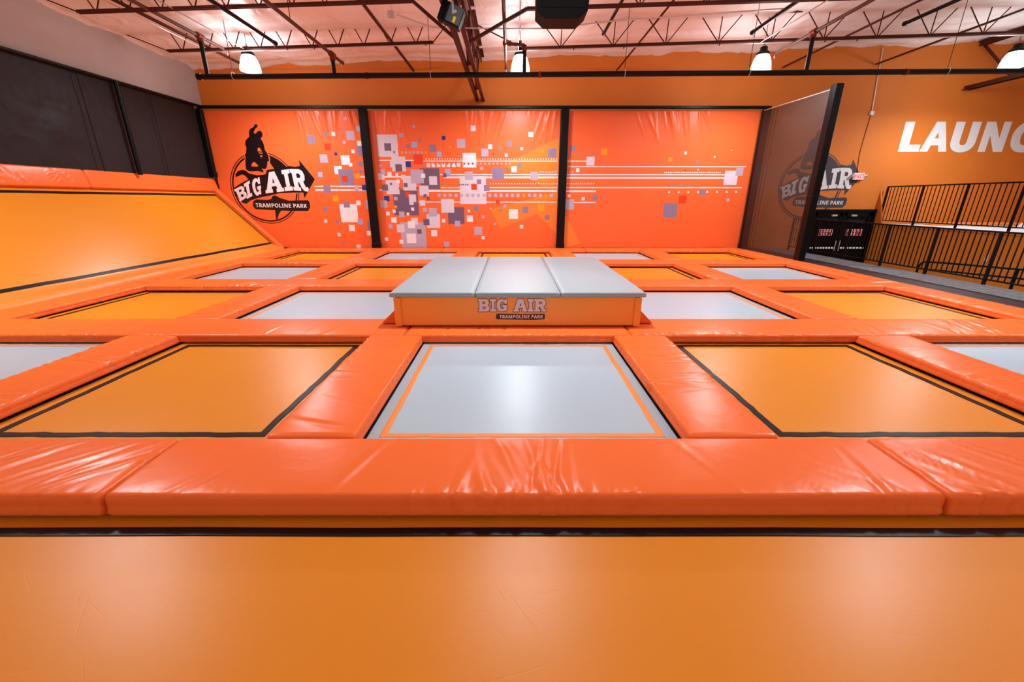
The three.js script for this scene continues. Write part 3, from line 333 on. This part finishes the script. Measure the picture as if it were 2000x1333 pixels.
for (const [x, w, label] of [[-8.53, .16, 'black padded post in the corner by the slanted trampoline'], [-4.1, .24, 'black padded post between the emblem banner and the middle banner'], [1.38, .23, 'black padded post between the middle banner and the sparse banner'], [6.86, .22, 'black padded post where the banners meet the net divider']]) {
  const t = thing('padded_post', label, 'post', [x, 0.01, BZ + .11], 'black posts of the banner wall');
  const y0 = x < -8 ? 1.96 : 0; obj('padding', box(w, 3.69 - y0, .13, 0, (3.69 + y0) / 2, .0, .03), M.black, t); obj('base_cover', box(w + .02, .14, .15, 0, y0 + .07, .0, .02), M.black, t);
}
tag(obj('top_rail', box(15.55, .075, .09, -.8, 3.745, BZ + .08, .012), M.black), 'black padded rail along the top of the banners', 'rail');

// ------------------------------------------------------------ dark sheets on the left wall
{
  const X = -8.6;
  const sheets = [[-12.52, -10.1, 'dark grey sheet on white wall between corner post and wall post'], [-10.1, -7.3, 'crumpled dark grey sheet on white wall above the creased pad'], [-7.3, -2.4, 'dark grey wall sheet beyond the second wall post, nearest front pad']];
  for (const [z0, z1, label] of sheets) {
    const t = thing('wall_sheet', label, 'sheet', [X, 1.92, 0], 'dark sheets on the left wall');
    obj('sheet', gridGeo(110, 60, (u, v) => { const z = z0 + u * (z1 - z0), y = v * 1.86; const e = Math.sin(u * Math.PI) * Math.sin(v * Math.PI); return [.012 + e * .07 * (fbm(z * 1.1, y * 1.5, 101, 4) - .4) + e * .02 * Math.abs(2 * vnoise(z * 1.7 + y, y * 1.2 - z * .6, 104) - 1), y, z]; }, (u, v) => [u * (z1 - z0), v * 1.8]), M.netSheet, t);
    obj('lacing_cord', rod([.1, 0, (z0 + z1) / 2 + (z0 < -12 ? .35 : -.55)], [.1, 1.82, (z0 + z1) / 2 + (z0 < -12 ? .35 : -.55)], .008, 6), M.blackMetal, t);
  }
  for (const [z, label] of [[-10.1, 'black upright tube in the middle of the dark wall sheets'], [-7.3, 'black upright tube at the dark wall sheet edge nearer the front pad']]) tag(obj('wall_post', rod([X + .11, 1.9, z], [X + .11, 3.76, z], .045, 14), M.black), label, 'post');
  tag(obj('wall_rail', rod([X + .08, 3.77, -12.68], [X + .08, 3.72, -2.4], .032, 12), M.black), 'black tube along the top of the dark wall sheets', 'rail');
}

// ------------------------------------------------------------ net divider on the right
{
  const X = 6.76, t = thing('net_divider', 'see-through dark mesh divider with silver top bar beside the banners', 'divider', [X, 0, -11.35]);
  const net = new THREE.MeshStandardMaterial({ color: lin(.03, .019, .016), roughness: .5, transparent: true, opacity: .69, side: THREE.DoubleSide });
  obj('mesh_sheet', gridGeo(40, 40, (u, v) => [.015 * (fbm(u * 4, v * 2, 7, 3) - .5), .02 + v * (3.62 + .02 * (1 - u)), -1.19 + u * 2.47]), net, t);
  obj('top_bar', rod([0, 3.66, -1.2], [0, 3.6, 1.28], .014, 10), M.galv, t);
  for (const z of [-.75, -.6]) obj('seam_cord', rod([0.012, .02, z], [0.012, 3.62, z], .006, 6), M.blackMetal, t);
  const p = thing('padded_post', 'free-standing black wrapped post at the open end of net divider', 'post', [6.8, 0, -9.96]);
  obj('padding', box(.16, 3.68, .2, 0, 1.84, 0, .02), M.black, p);
  obj('strap', box(.168, .03, .208, 0, 1.45, 0, .008), M.tapeBlack, p);
}

// ------------------------------------------------------------ raised box in the middle
{
  const zF = -4.46, zB = -7.4, D = zF - zB, H = .335, t = thing('jump_box', 'orange padded box with three grey top mats and white slab lettering', 'box', [0, .02, (zF + zB) / 2]);
  obj('body', box(2.72, H, D - .02, 0, H / 2, 0, .015), M.boxOrange, t);
  const s = 2.84 / 3;
  for (let i = -1; i <= 1; i++) obj('top_mat', padGeo(s - .008, D + .06, .05, { nu: 40, nw: 30, r: .016, folds: i ? [] : [{ u0: -.1, k: .35, s: .02, a: .004, z0: .35, l: .25 }], crimp: .001 }).translate(i * s, H + .052, -.02), M.boxTop, t);
  for (const k of [-1, 1]) {
    obj('corner_strip', box(.075, H - .01, .02, k * 1.335, (H - .01) / 2, D / 2, .006), M.boxOrange, t);
    const w = new THREE.BufferGeometry(), a = [k * 1.36, .2], b = [k * 1.36, 0], c = [k * 1.56, 0], z0 = D / 2 - .12, z1 = -D / 2 + .6, V = [[...a, z0], [...b, z0], [...c, z0], [...a, z1], [...b, z1], [...c, z1]];
    const F = [[0, 1, 2], [3, 5, 4], [0, 2, 5], [0, 5, 3], [0, 3, 4], [0, 4, 1], [1, 4, 5], [1, 5, 2]], P = []; for (const f of F) for (const i of f) P.push(...V[i]);
    w.setAttribute('position', new THREE.Float32BufferAttribute(P, 3)); w.setAttribute('uv', new THREE.Float32BufferAttribute(P.flatMap((_, i) => i % 3 === 0 ? [P[i + 2], P[i + 1]] : []), 2)); w.computeVertexNormals();
    obj('side_wedge', w, M.pad, t);
  }
  const px = 520, tex = canvasTex(Math.round(.86 * px), Math.round(.32 * px), (x, w, h) => {
    x.clearRect(0, 0, w, h); const map = (a, b) => [(a + .02) * px, (.31 - b) * px];
    for (const [ch, a, b] of [['B', 0, .128], ['I', .132, .2], ['G', .204, .325], ['A', .39, .552], ['I', .548, .62], ['R', .622, .758]]) glyph(x, ch, [[a, .295], [b, .295], [b, .15], [a, .15]], map, '#e2d2d8', '#3a2020', .011 * px);
    x.fillStyle = '#3a1a18'; x.beginPath(); poly(x, [[.2, .12], [.21, .128], [.5, .122], [.74, .126], [.746, .1], [.74, .062], [.6, .056], [.4, .06], [.21, .062], [.196, .075]], map); x.fill();
    tagline(x, [[.235, .112], [.725, .112], [.725, .074], [.235, .074]], map, '#f0e4e8');
  });
  const d = new THREE.PlaneGeometry(.86, .32); d.translate(-.03, .165, D / 2 - .008);
  obj('printed_lettering', d, new THREE.MeshStandardMaterial({ map: tex, transparent: true, alphaTest: .4, roughness: .5 }), t);
}
// ------------------------------------------------------------ right side: walkway, railing, aisle, platform
{
  const z0 = -1.0, z1 = -12.94, zc = (z0 + z1) / 2, L = z0 - z1;
  const carpet = dataTex(512, (u, v) => { const gx = Math.abs(((u * 6 + .15 * Math.sin(v * 12.56)) % 1) - .5), gy = Math.abs(((v * 6) % 1) - .5), n = fbm(u * 40, v * 40, 81, 3, 40); const k = 118 + 60 * (n - .5) - (gx < .05 || gy < .05 ? 34 : 0); return [k, k, k + 2]; }, 1.2, true);
  const s = struct('trim_1', boxUV(.58, .06, L, 7.06, -.045, zc), dull(lin(.03, .016, .015), .5)); s.userData.label = 'dark brown smooth strip beside the outer pads';
  struct('floor_001', boxUV(.78, .06, L, 7.74, -.05, zc), std(0xffffff, .9, { map: carpet }));
  struct('wall_walkway', boxUV(.1, -FLOOR - .08, L, 8.06, (FLOOR - .08) / 2, zc), M.platformSide);
  struct('trim_2', box(.03, .05, L, 8.13, -.06, zc), M.wood);
}
function railing(name, label, x, y0, y1, zs, foot, nb, r) {
  const t = thing(name, label, 'railing', [x, 0, 0]);
  const a = zs[0], b = zs[zs.length - 1];
  obj('top_rail', beam([0, y1, a], [0, y1, b], .045, .03), M.blackMetal, t); obj('bottom_rail', beam([0, y0, a], [0, y0, b], .03, .025), M.blackMetal, t);
  for (let i = 0; i < zs.length; i++) {
    obj('post', box(.04, y1 - foot, .04, 0, (y1 + foot) / 2, zs[i]), M.blackMetal, t);
    if (i + 1 < zs.length) for (let k = 1; k <= nb; k++) { const z = zs[i] + (zs[i + 1] - zs[i]) * k / (nb + 1); obj('baluster', box(r, y1 - y0, r, 0, (y1 + y0) / 2, z), M.blackMetal, t); }
  }
  return t;
}
railing('walkway_railing', 'black metal railing with upright bars along the grey carpet walkway', 8.13, .07, .86, [-12.45, -11.39, -10.31, -9.24, -8.18, -7.1, -6.03, -4.95, -3.88, -2.81, -1.74], -.12, 10, .014);
railing('platform_railing', 'black metal railing standing on the raised platform edge', 10.93, .8, 1.735, [-12.83, -11.73, -10.585, -9.42, -8.26, -7.1, -5.95, -4.8, -3.65, -2.5], .7, 9, .014);
{
  const t = thing('ramp_handrail', 'low black tube handrail with a rounded end behind the walkway railing', 'handrail', [8.42, 0, 0]);
  obj('upper_rail', tube([[0, -.1, -8.64], [0, .08, -8.63], [0, .16, -8.55], [0, .18, -8.4], [0, .28, -6.82], [0, .4, -4.9]], .02, 60), M.blackMetal, t);
  obj('lower_rail', tube([[0, .02, -8.62], [0, .13, -6.8], [0, .24, -4.9]], .018, 30), M.blackMetal, t);
  obj('post', rod([0, FLOOR, -8.64], [0, .0, -8.64], .02), M.blackMetal, t); obj('post', rod([0, FLOOR, -6.92], [0, .27, -6.92], .022), M.blackMetal, t); obj('post', rod([0, FLOOR, -5.2], [0, .38, -5.2], .022), M.blackMetal, t);
}
{
  const t = thing('raised_platform', 'tall orange-sided platform with pale grey top beyond the aisle', 'platform', [0, FLOOR, 0]);
  const z0 = -2, z1 = -12.94, L = z0 - z1, zc = (z0 + z1) / 2, H = .69 - FLOOR;
  obj('side_panel', boxUV(.12, H - .05, L, 10.92, (H - .05) / 2, zc), M.platformSide, t);
  obj('top_surface', boxUV(5.28, .05, L, 13.52, H - .03, zc), M.platformTop, t);
  obj('edge_trim', box(.05, .05, L, 10.85, H - .02, zc), M.wood, t);
  const e = new THREE.Shape([new THREE.Vector2(-12.94, H), new THREE.Vector2(-12.94, H + .95), new THREE.Vector2(-12.6, H)]); const eg = new THREE.ExtrudeGeometry(e, { depth: .04, bevelEnabled: false }); eg.rotateY(-Math.PI / 2); eg.translate(10.86, 0, 0);
  obj('end_board', eg, M.wall, t);
  const sp = box(4.2, .07, .3, 14, H + .035, -12.3, .02); obj('orange_border', sp, M.tapeOrange, t);
  const g = new THREE.SphereGeometry(1, 32, 16, 0, Math.PI * 2, 0, Math.PI / 2); g.scale(.95, .3, .8); g.translate(13.95, .69, -10.7);
  tag(obj('landing_cushion', g, M.white), 'low white domed cushion on the raised platform', 'cushion');
  const a = obj('wall_arrow', new THREE.ExtrudeGeometry(new THREE.Shape([[0, 0], [.05, .12], [.03, .3], [-.02, .14]].map(p => new THREE.Vector2(...p))), { depth: .004, bevelEnabled: false }).rotateY(-Math.PI / 2), M.white); a.position.set(10.855, -.05, -9.6); tag(a, 'small white pointed mark on the orange platform side', 'mark');
}
// doors in the back wall
{
  const sign = canvasTex(256, 96, (x, w, h) => { x.fillStyle = '#f3e9ea'; x.fillRect(0, 0, w, h); x.fillStyle = '#b3121f'; x.fillRect(6, 6, w - 12, h - 12); x.fillStyle = '#f3e9ea'; for (const [y, n, x0, x1] of [[16, 8, 24, 232], [54, 5, 62, 190]]) for (let i = 0; i < n; i++) { const a = x0 + (x1 - x0) * i / n, q = (x1 - x0) / n * .66; x.fillRect(a, y, 6, 28); x.fillRect(a, y + (i % 3) * 11, q, 6); if (i % 2) x.fillRect(a + q - 6, y, 6, 28); } });
  const sm = new THREE.MeshStandardMaterial({ map: sign, roughness: .4 });
  struct('trim_3', [box(1.86, .07, .08, 9.89, 1.07, WB + .04), box(.07, 2.1, .08, 8.97, 0, WB + .04), box(.09, 2.1, .08, 10.79, 0, WB + .04), box(.04, 2.08, .07, 9.88, -.02, WB + .035)], M.doorBlack);
  for (const [n, x, hx] of [['door_1', 9.43, .3], ['door_2', 10.32, -.3]]) {
    const d = new THREE.Group(); d.name = n; d.position.set(x, FLOOR, WB + .03); d.userData.kind = 'structure'; d.userData.label = n === 'door_1' ? 'black glazed door nearer the net divider' : 'black glazed door nearer the raised platform'; scene.add(d);
    obj('leaf', [box(.86, .28, .045, 0, .15, 0), box(.86, .12, .045, 0, 2.02, 0), box(.1, 2.05, .045, -.38, 1.04, 0), box(.1, 2.05, .045, .38, 1.04, 0)], M.doorBlack, d);
    obj('pane', box(.68, 1.7, .012, 0, 1.13, 0), M.glassDark, d);
    const sg = new THREE.PlaneGeometry(.48, .18); sg.translate(0, 1.49, .012); obj('warning_sign', sg, sm, d);
    obj('push_bar', box(.74, .045, .05, 0, 1.03, .055, .01), M.white, d);
    obj('pull_handle', rod([hx * 1.28, .95, .06], [hx * 1.28, 1.25, .06], .012), M.galv, d);
    obj('closer', box(.16, .05, .06, hx * .5, 1.98, .05, .01), M.galv, d);
  }
}
// painted emblem on the wall and large lettering
{
  const ppm = 230, x0 = -1.35, x1 = 1.45, y0 = -1.15, y1 = 1.9, tex = canvasTex(Math.round((x1 - x0) * ppm), Math.round((y1 - y0) * ppm), (x, w, h) => { x.clearRect(0, 0, w, h); drawLogo(x, (a, b) => [(a - x0) * ppm, (y1 - b) * ppm], ppm, '#3a3338', '#d9d6d6', '#dd7a30'); });
  const g = new THREE.PlaneGeometry(x1 - x0, y1 - y0); g.translate((x1 + x0) / 2, (y1 + y0) / 2, 0); g.scale(.96, .97, 1);
  const m = obj('wall_emblem', g, new THREE.MeshStandardMaterial({ map: tex, transparent: true, alphaTest: .4, roughness: .6 })); m.position.set(8.72, 1.75, WB + .004); tag(m, 'dark snowboard emblem painted on orange wall behind net divider', 'emblem');
}
{
  const font = await new FontLoader().loadAsync('fonts/droid/droid_sans_bold.typeface.json');
  const t = thing('wall_lettering', 'large white capital letters painted high on the orange wall', 'lettering', [10.985, 2.677, WB + .001]);
  const place = { L: [.02, .6], A: [.635, .78], U: [1.455, .71], N: [2.315, .7], C: [3.155, .72], H: [4, .72] };
  for (const ch of 'LAUNCH') {
    const g = new TextGeometry(ch, { font, size: 1, depth: .004, curveSegments: 8, bevelEnabled: true, bevelSize: .045, bevelThickness: .002, bevelSegments: 1 }); g.computeBoundingBox(); const b = g.boundingBox;
    g.translate(-b.min.x, -b.min.y, .002); const round = ch === 'C' || ch === 'U' ? .012 : 0;
    g.scale(place[ch][1] / (b.max.x - b.min.x), (.775 + round + (ch === 'C' ? round : 0)) / (b.max.y - b.min.y), 1); g.translate(place[ch][0], -round, 0); obj('letter', g, M.white, t);
  }
  const e = thing('exit_sign', 'white exit sign with red letters and two small emergency lamp heads', 'sign', [10.02, 1.93, WB + .05]);
  const hous = obj('housing', box(.3, .19, .07, 0, .09, 0, .012), M.white, e);
  const tg = new TextGeometry('EXIT', { font, size: .1, depth: .004, bevelEnabled: false }); tg.computeBoundingBox(); tg.translate(-tg.boundingBox.max.x / 2, .04, .036);
  obj('red_letters', tg, new THREE.MeshStandardMaterial({ color: lin(.8, .03, .05), emissive: lin(1, .08, .12), emissiveIntensity: .8, roughness: .5 }), hous);
  for (const k of [-1, 1]) { const hd = rod([k * .16, .1, 0], [k * .23, .1, .03], .038, 14); obj('lamp_head', hd, M.galv, e); }
}
{
  const t = thing('wall_conduit', 'thin conduit with white junction box running down wall to exit sign', 'conduit', [0, 0, WB]);
  obj('pipe', rod([9.83, 5.22, .025], [9.96, 3.72, .025], .014), M.galv, t); obj('junction_box', box(.1, .1, .05, 9.97, 3.66, .03, .008), M.white, t);
  obj('cable', tube([[9.97, 3.62, .012], [9.94, 3.1, .012], [9.93, 2.6, .012], [9.99, 2.12, .012]], .006, 30, 6), M.pipeDark, t);
}

// ------------------------------------------------------------ roof steel
function joist(zj, knee, lab) {
  for (const [side, xa, xb, d, first, step, half, mid] of [['left', -7.69, -1.8, .3, -7.37, .577, .2, false], ['right', .2, 14.6, .5, 1.02, 1.16, .47, true]]) {
    const t = thing('roof_joist', `${lab}, ${side === 'left' ? 'white wall side of the girder' : 'lettering side of the girder'}`, 'joist', [0, 0, zj], 'open web roof joists');
    const off = side === 'left' ? .3 : .49, by = x => roofY(x) - off - (side === 'left' ? .02 : 0), ty = x => roofY(x) + .04;
    for (const k of [-1, 1]) obj('bottom_chord', beam([xa, by(xa), k * .022], [xb, by(xb), k * .022], .03, .045), M.rust, t);
    const ta = side === 'left' ? WL + .02 : -.8, tb = side === 'left' ? -1.05 : 15.5; obj('top_chord', beam([ta, ty(ta), 0], [tb, ty(tb), 0], .07, .04), M.rust, t);
    for (let x = first; x < xb; x += step) {
      obj('web_bar', rod([x - .01, by(x), 0], [x - half, ty(x - half), 0], .011, 6), M.rust, t); obj('web_bar', rod([x + .01, by(x), 0], [x + half, ty(x + half), 0], .011, 6), M.rust, t); if (mid) obj('web_bar', rod([x, by(x), 0], [x + .02, ty(x), 0], .011, 6), M.rust, t);
    }
    if (side === 'left') { obj('end_bar', rod([xa, by(xa), 0], [WL + .05, ty(WL), 0], .011, 6), M.rust, t); knee ? obj('knee_brace', beam([xb, by(xb), 0], [-1.02, 4.06, 0], .05, .05), M.rust, t) : obj('end_bar', rod([xb, by(xb), 0], [-1.45, ty(-1.45), 0], .011, 6), M.rust, t); }
    else knee ? obj('knee_brace', beam([xa, by(xa), 0], [-.84, 4.04, 0], .05, .05), M.rust, t) : obj('end_bar', rod([xa, by(xa), 0], [-.85, ty(-.85) - .05, 0], .014, 6), M.rust, t);
  }
}
joist(-10.76, false, 'rust brown joist above the cross pipe');
joist(-8.75, true, 'rust brown joist one bay out from cross pipe');
function girder(X, yb, z1, z0, label) {
  const t = thing('roof_girder', label, 'girder', [X, 0, 0], 'roof girders running front to back'), yt = roofY(X) - .1;
  for (const k of [-1, 1]) { obj('bottom_chord', beam([k * .055, yb + .05, z1], [k * .055, yb + .05, z0], .02, .1), M.rust, t); obj('bottom_flange', beam([k * .085, yb + .008, z1], [k * .085, yb + .008, z0], .08, .014), M.rust, t); obj('top_chord', beam([k * .055, yt, z1 + .05], [k * .055, yt, z0], .02, .1), M.rust, t); obj('top_flange', beam([k * .095, yt + .045, z1 + .05], [k * .095, yt + .045, z0], .09, .014), M.rust, t); }
  for (let z = z1 + .1, i = 0; z < z0 - .9; z += 1, i++) { obj('web_bar', beam([-.02, i % 2 ? yb + .05 : yt, z], [-.02, i % 2 ? yt : yb + .05, z + 1], .04, .05), M.rust, t); if (i % 2 === 0) obj('web_post', beam([.02, yb + .05, z + 1], [.02, yt, z + 1], .04, .04), M.rust, t); }
  return t;
}
girder(-.93, 3.94, -12.93, -4, 'rust brown roof girder ending low on the wall above the middle banner');
girder(12.4, 4.22, -12.93, -4, 'rust brown roof girder above the raised platform');
[[-6.81, 4.555, 'rust brown bridging angle nearest the white wall'], [-2.72, 4.66, 'rust brown bridging angle between white wall branch pipes and the girder'], [2.72, 4.62, 'rust brown bridging angle over the sparse banner'], [7.25, 4.745, 'rust brown bridging angle over the wall emblem'], [9.74, 4.815, 'rust brown bridging angle over the wall lettering']].forEach(([x, y, l]) => tag(obj('bridging_angle', [beam([x, y, -12.94], [x, y, -4], .045, .006), beam([x + .02, y + .02, -12.94], [x + .02, y + .02, -4], .006, .045)], M.rust), l, 'angle', 'bridging angles between joists'));

// ------------------------------------------------------------ pipes and conduits
{
  const cy = x => 3.855 + (x + .06) * .0069;
  const t = thing('cross_pipe', 'long black pipe spanning the hall below the lamps', 'pipe', [0, 0, -10]);
  obj('pipe', rod([-6.6, cy(-6.6), 0], [14.6, cy(14.6), 0], .052, 24), M.pipeDark, t); obj('end_cap', rod([-6.66, cy(-6.6), 0], [-6.58, cy(-6.6), 0], .064, 20), M.pipeDark, t);
  for (const x of [.52, 8.2, -3.1]) obj('band', rod([x - .025, cy(x), 0], [x + .025, cy(x), 0], .06, 20), x === -3.1 ? M.pipeDark : M.coupling, t);
  for (const x of [-5.9, -1.76, 2.3, 5.05 - .15, 9.05]) { const hr = obj('hanger_rod', rod([x, cy(x) + .08, 0], [x, roofY(x) - .04, 0], .006, 6), M.pipeDark, t); obj('hanger_ring', new THREE.TorusGeometry(.07, .007, 6, 20).rotateY(Math.PI / 2).translate(x, cy(x) + .01, 0), M.galv, hr); }
  const branch = (label, x, y, zEnd, drop, r = .032) => {
    const b = thing('branch_pipe', label, 'pipe', [x, 0, 0], 'sprinkler branch pipes');
    obj('pipe', rod([0, y, zEnd], [0, y, -4], r, 14), drop ? M.rustPipe : M.pipeDark, b); obj('end_cap', rod([0, y, zEnd - .02], [0, y, zEnd + .04], r * 1.25, 14), drop ? M.coupling : M.pipeDark, b);
    if (drop === 1) { obj('drop_pipe', rod([0, cy(x) + .051, -10], [0, y, -10], .04, 14), M.pipeDark, b); obj('coupling', [rod([0, y, -10.08], [0, y, -9.92], .058, 14), rod([0, y - .1, -10], [0, y - .03, -10], .058, 14)], M.coupling, b); }
    if (drop === 2) { obj('cross_arm', rod([0, y, -10], [.4, y - .03, -10], .032, 12), M.rustPipe, b); obj('drop_pipe', rod([.4, cy(.2) + .051, -10], [.4, y - .03, -10], .04, 14), M.pipeDark, b); obj('coupling', [rod([0, y, -10.06], [0, y, -9.94], .05, 14), rod([.06, y, -10], [.12, y, -10], .05, 14), rod([.28, y, -10], [.34, y, -10], .05, 14), rod([.4, y - .13, -10], [.4, y - .06, -10], .055, 14)], M.coupling, b); }
    obj('sprinkler_head', rod([0, y - .09, zEnd + .06], [0, y, zEnd + .06], .01, 8), M.galv, b);
    for (const z of [-8.3, -6]) obj('hanger_rod', rod([0, y + r, z], [0, roofY(x) - .03, z], .006, 6), M.pipeDark, b);
  };
  branch('brown branch pipe with drop to the white wall end of the cross pipe', -6.44, 4.53, -10.92, 1);
  branch('brown branch pipe with red-brown coupling above the emblem banner', -3.78, 4.21, -10.54, 1);
  branch('brown branch pipe with short side arm by the middle lamp', -.2, 4.41, -11.75, 2);
  branch('brown branch pipe with drop near the net divider', 6.1, 4.61, -11.38, 1);
  branch('dark branch pipe stopping short over the emblem banner lamp', -5.06, 4.50, -10.3, 0, .035);
  branch('dark branch pipe stopping short beside the hanging speaker', 1.87, 4.68, -10.3, 0, .03);
  branch('dark branch pipe stopping short over the lamp near net divider', 4.99, 4.7, -10.3, 0, .035);
  branch('dark branch pipe stopping short over the wall lettering', 8.15, 4.86, -10.3, 0, .035);
  for (const [x, y, ze, l] of [[-6.89, 4.53, -10.6, 'thin bare conduit nearest the white wall'], [-5.99, 4.53, -10.8, 'thin bare conduit leading to the lamp over the emblem banner'], [.08, 4.5, -10.8, 'thin bare conduit leading to the lamp over middle banner'], [5.39, 4.64, -10.8, 'thin bare conduit leading to the lamp near net divider'], [11.2, 4.8, -10.8, 'thin bare conduit leading to the lamp over the platform']]) tag(obj('conduit', rod([x, y, ze], [x, y, -4], .011, 8), M.galv), l, 'conduit', 'lamp conduits');
  const jc = thing('joist_conduit', 'thin conduit clipped under the joist by the lamps', 'conduit', [0, 0, -10.68]);
  obj('pipe', rod([-7.4, roofY(-7.4) - .385, 0], [-1.2, roofY(-1.2) - .385, 0], .009, 6), M.galv, jc); obj('pipe', rod([-.3, roofY(0) - .56, 0], [13.5, roofY(13.5) - .56, 0], .009, 6), M.galv, jc);
  for (const x of [-5, -4.4, -1.95]) obj('clip', box(.02, .05, .03, x, roofY(x) - .375, 0), M.rust, jc); for (const x of [1.3, 2.4, 4.5, 6.8, 7.5]) obj('clip', box(.02, .05, .03, x, roofY(x) - .55, 0), M.rust, jc);
  const gc = thing('girder_conduit', 'grey conduit crossing under the girder by the speaker', 'conduit', [0, 0, -9.2]); obj('pipe', tube([[-2.2, 4.62, 0], [-1.5, 4.42, 0], [-.9, 4.41, 0], [.6, 4.41, 0], [1.8, 4.52, 0], [5, 4.72, 0]], .012, 80, 6), M.galv, gc); obj('junction_box', box(.12, .1, .08, -2.3, 4.62, 0, .01), M.galv, gc);
}

// ------------------------------------------------------------ lamps
const bellProfile = [[.095, .31], [.13, .29], [.165, .22], [.19, .13], [.208, .04], [.213, 0], [.2, .0], [.17, -.012], [.09, -.03], [0, -.035]].map(p => new THREE.Vector2(...p));
const bellGeo = new THREE.LatheGeometry(bellProfile, 32), capGeo = new THREE.LatheGeometry([[.0, .47], [.06, .465], [.075, .45], [.08, .38], [.12, .36], [.135, .335], [.135, .3], [.1, .3], [0, .3]].map(p => new THREE.Vector2(...p)), 24);
const glow = new THREE.MeshStandardMaterial({ color: lin(.9, .9, .9), emissive: lin(.95, 1, 1.04), emissiveIntensity: 30, roughness: .4 });
const lampSay = [['over the emblem banner', 'over the middle banner', 'near the net divider', 'over the raised platform'], ['over the slanted trampoline side', 'over the box', 'over the outer bed column', 'over the platform railing'], ['at the front wall, white wall side', 'at the front wall behind the front bed', 'at the front wall, railing side', 'at the front wall by the platform']];
LAMP_ROWS.forEach((z, i) => LAMP_COLS.forEach((x, j) => {
  const dy = j === 3 ? .08 : j === 2 ? .02 : 0, t = thing('high_bay_lamp', `glowing bell-shaped high bay lamp ${lampSay[i][j]}`, 'lamp', [x, LAMP_Y + dy, z], 'high bay lamps');
  obj('bell', bellGeo, glow, t); obj('housing', capGeo, M.pipeDark, t); const cord = obj('cord', rod([0, .46, 0], [0, roofY(x) - LAMP_Y - dy - .02, 0], .006, 6), M.pipeDark, t); obj('hook', new THREE.TorusGeometry(.025, .006, 6, 14).translate(0, .49, 0), M.galv, cord);
  const l = new THREE.SpotLight(lin(.95, 1, 1.06), LAMP_CD, 0, 1.5, .5, 2); l.position.set(0, -.06, 0); l.target.position.set(0, -3, 0); t.add(l.target); l.castShadow = true; l.shadow.radius = 9; l.shadow.mapSize.set(512, 512); l.shadow.bias = -.002; t.add(l);
}));

// ------------------------------------------------------------ hanging speaker and flood light
{
  const t = thing('hanging_speaker', 'black loudspeaker hung from the roof over the box', 'speaker', [.68, 3.93, -7.55]);
  const s = new THREE.Shape([[-.37, .6], [-.37, .1], [-.25, 0], [.25, 0], [.37, .1], [.42, .6]].map(p => new THREE.Vector2(...p))); const g = new THREE.ExtrudeGeometry(s, { depth: .4, bevelEnabled: true, bevelSize: .012, bevelThickness: .012, bevelSegments: 2 }); g.translate(0, 0, -.2);
  obj('cabinet', g, dull(lin(.003, .003, .0035), .6), t); obj('grille', box(.66, .44, .01, .01, .34, .218, .004), dull(lin(.006, .0065, .007), .7), t);
  for (const k of [-1, 1]) obj('hanging_wire', rod([k * .25, .6, 0], [k * .25, roofY(.7) - 3.93 - .06, 0], .006, 6), M.galv, t);
  const f = thing('flood_light', 'tilted black flood light with grey side and yellow label on girder', 'light fixture', [-.87, 3.58, -6.9]); f.scale.setScalar(.82);
  const place = g => g.applyMatrix4(new THREE.Matrix4().makeRotationZ(-.42)).translate(0, .24, 0);
  obj('case', place(box(.3, .3, .2, 0, 0, 0, .015)), dull(lin(.005, .005, .0055), .5), f); const plate = obj('side_plate', place(box(.24, .26, .01, .02, .01, .102, .004)), std(lin(.07, .09, .1), .4), f);
  obj('label', place(box(.045, .09, .004, .04, -.06, .109)), std(lin(.7, .55, .01), .5), plate); obj('knob', place(rod([.02, .05, .1], [.02, .05, .13], .025, 14)), M.galv, plate);
  for (let i = 0; i < 5; i++) obj('cooling_fin', place(box(.012, .3, .2, -.165 - i * .016, 0, 0)), M.blackMetal, f);
  obj('bracket', [beam([0, .24, .12], [.0, .44, .12], .03, .012), rod([0, .43, .12], [-.02, .46, 0], .014)], M.galv, f);
}
shade(scene);
renderer.render(scene, camera);
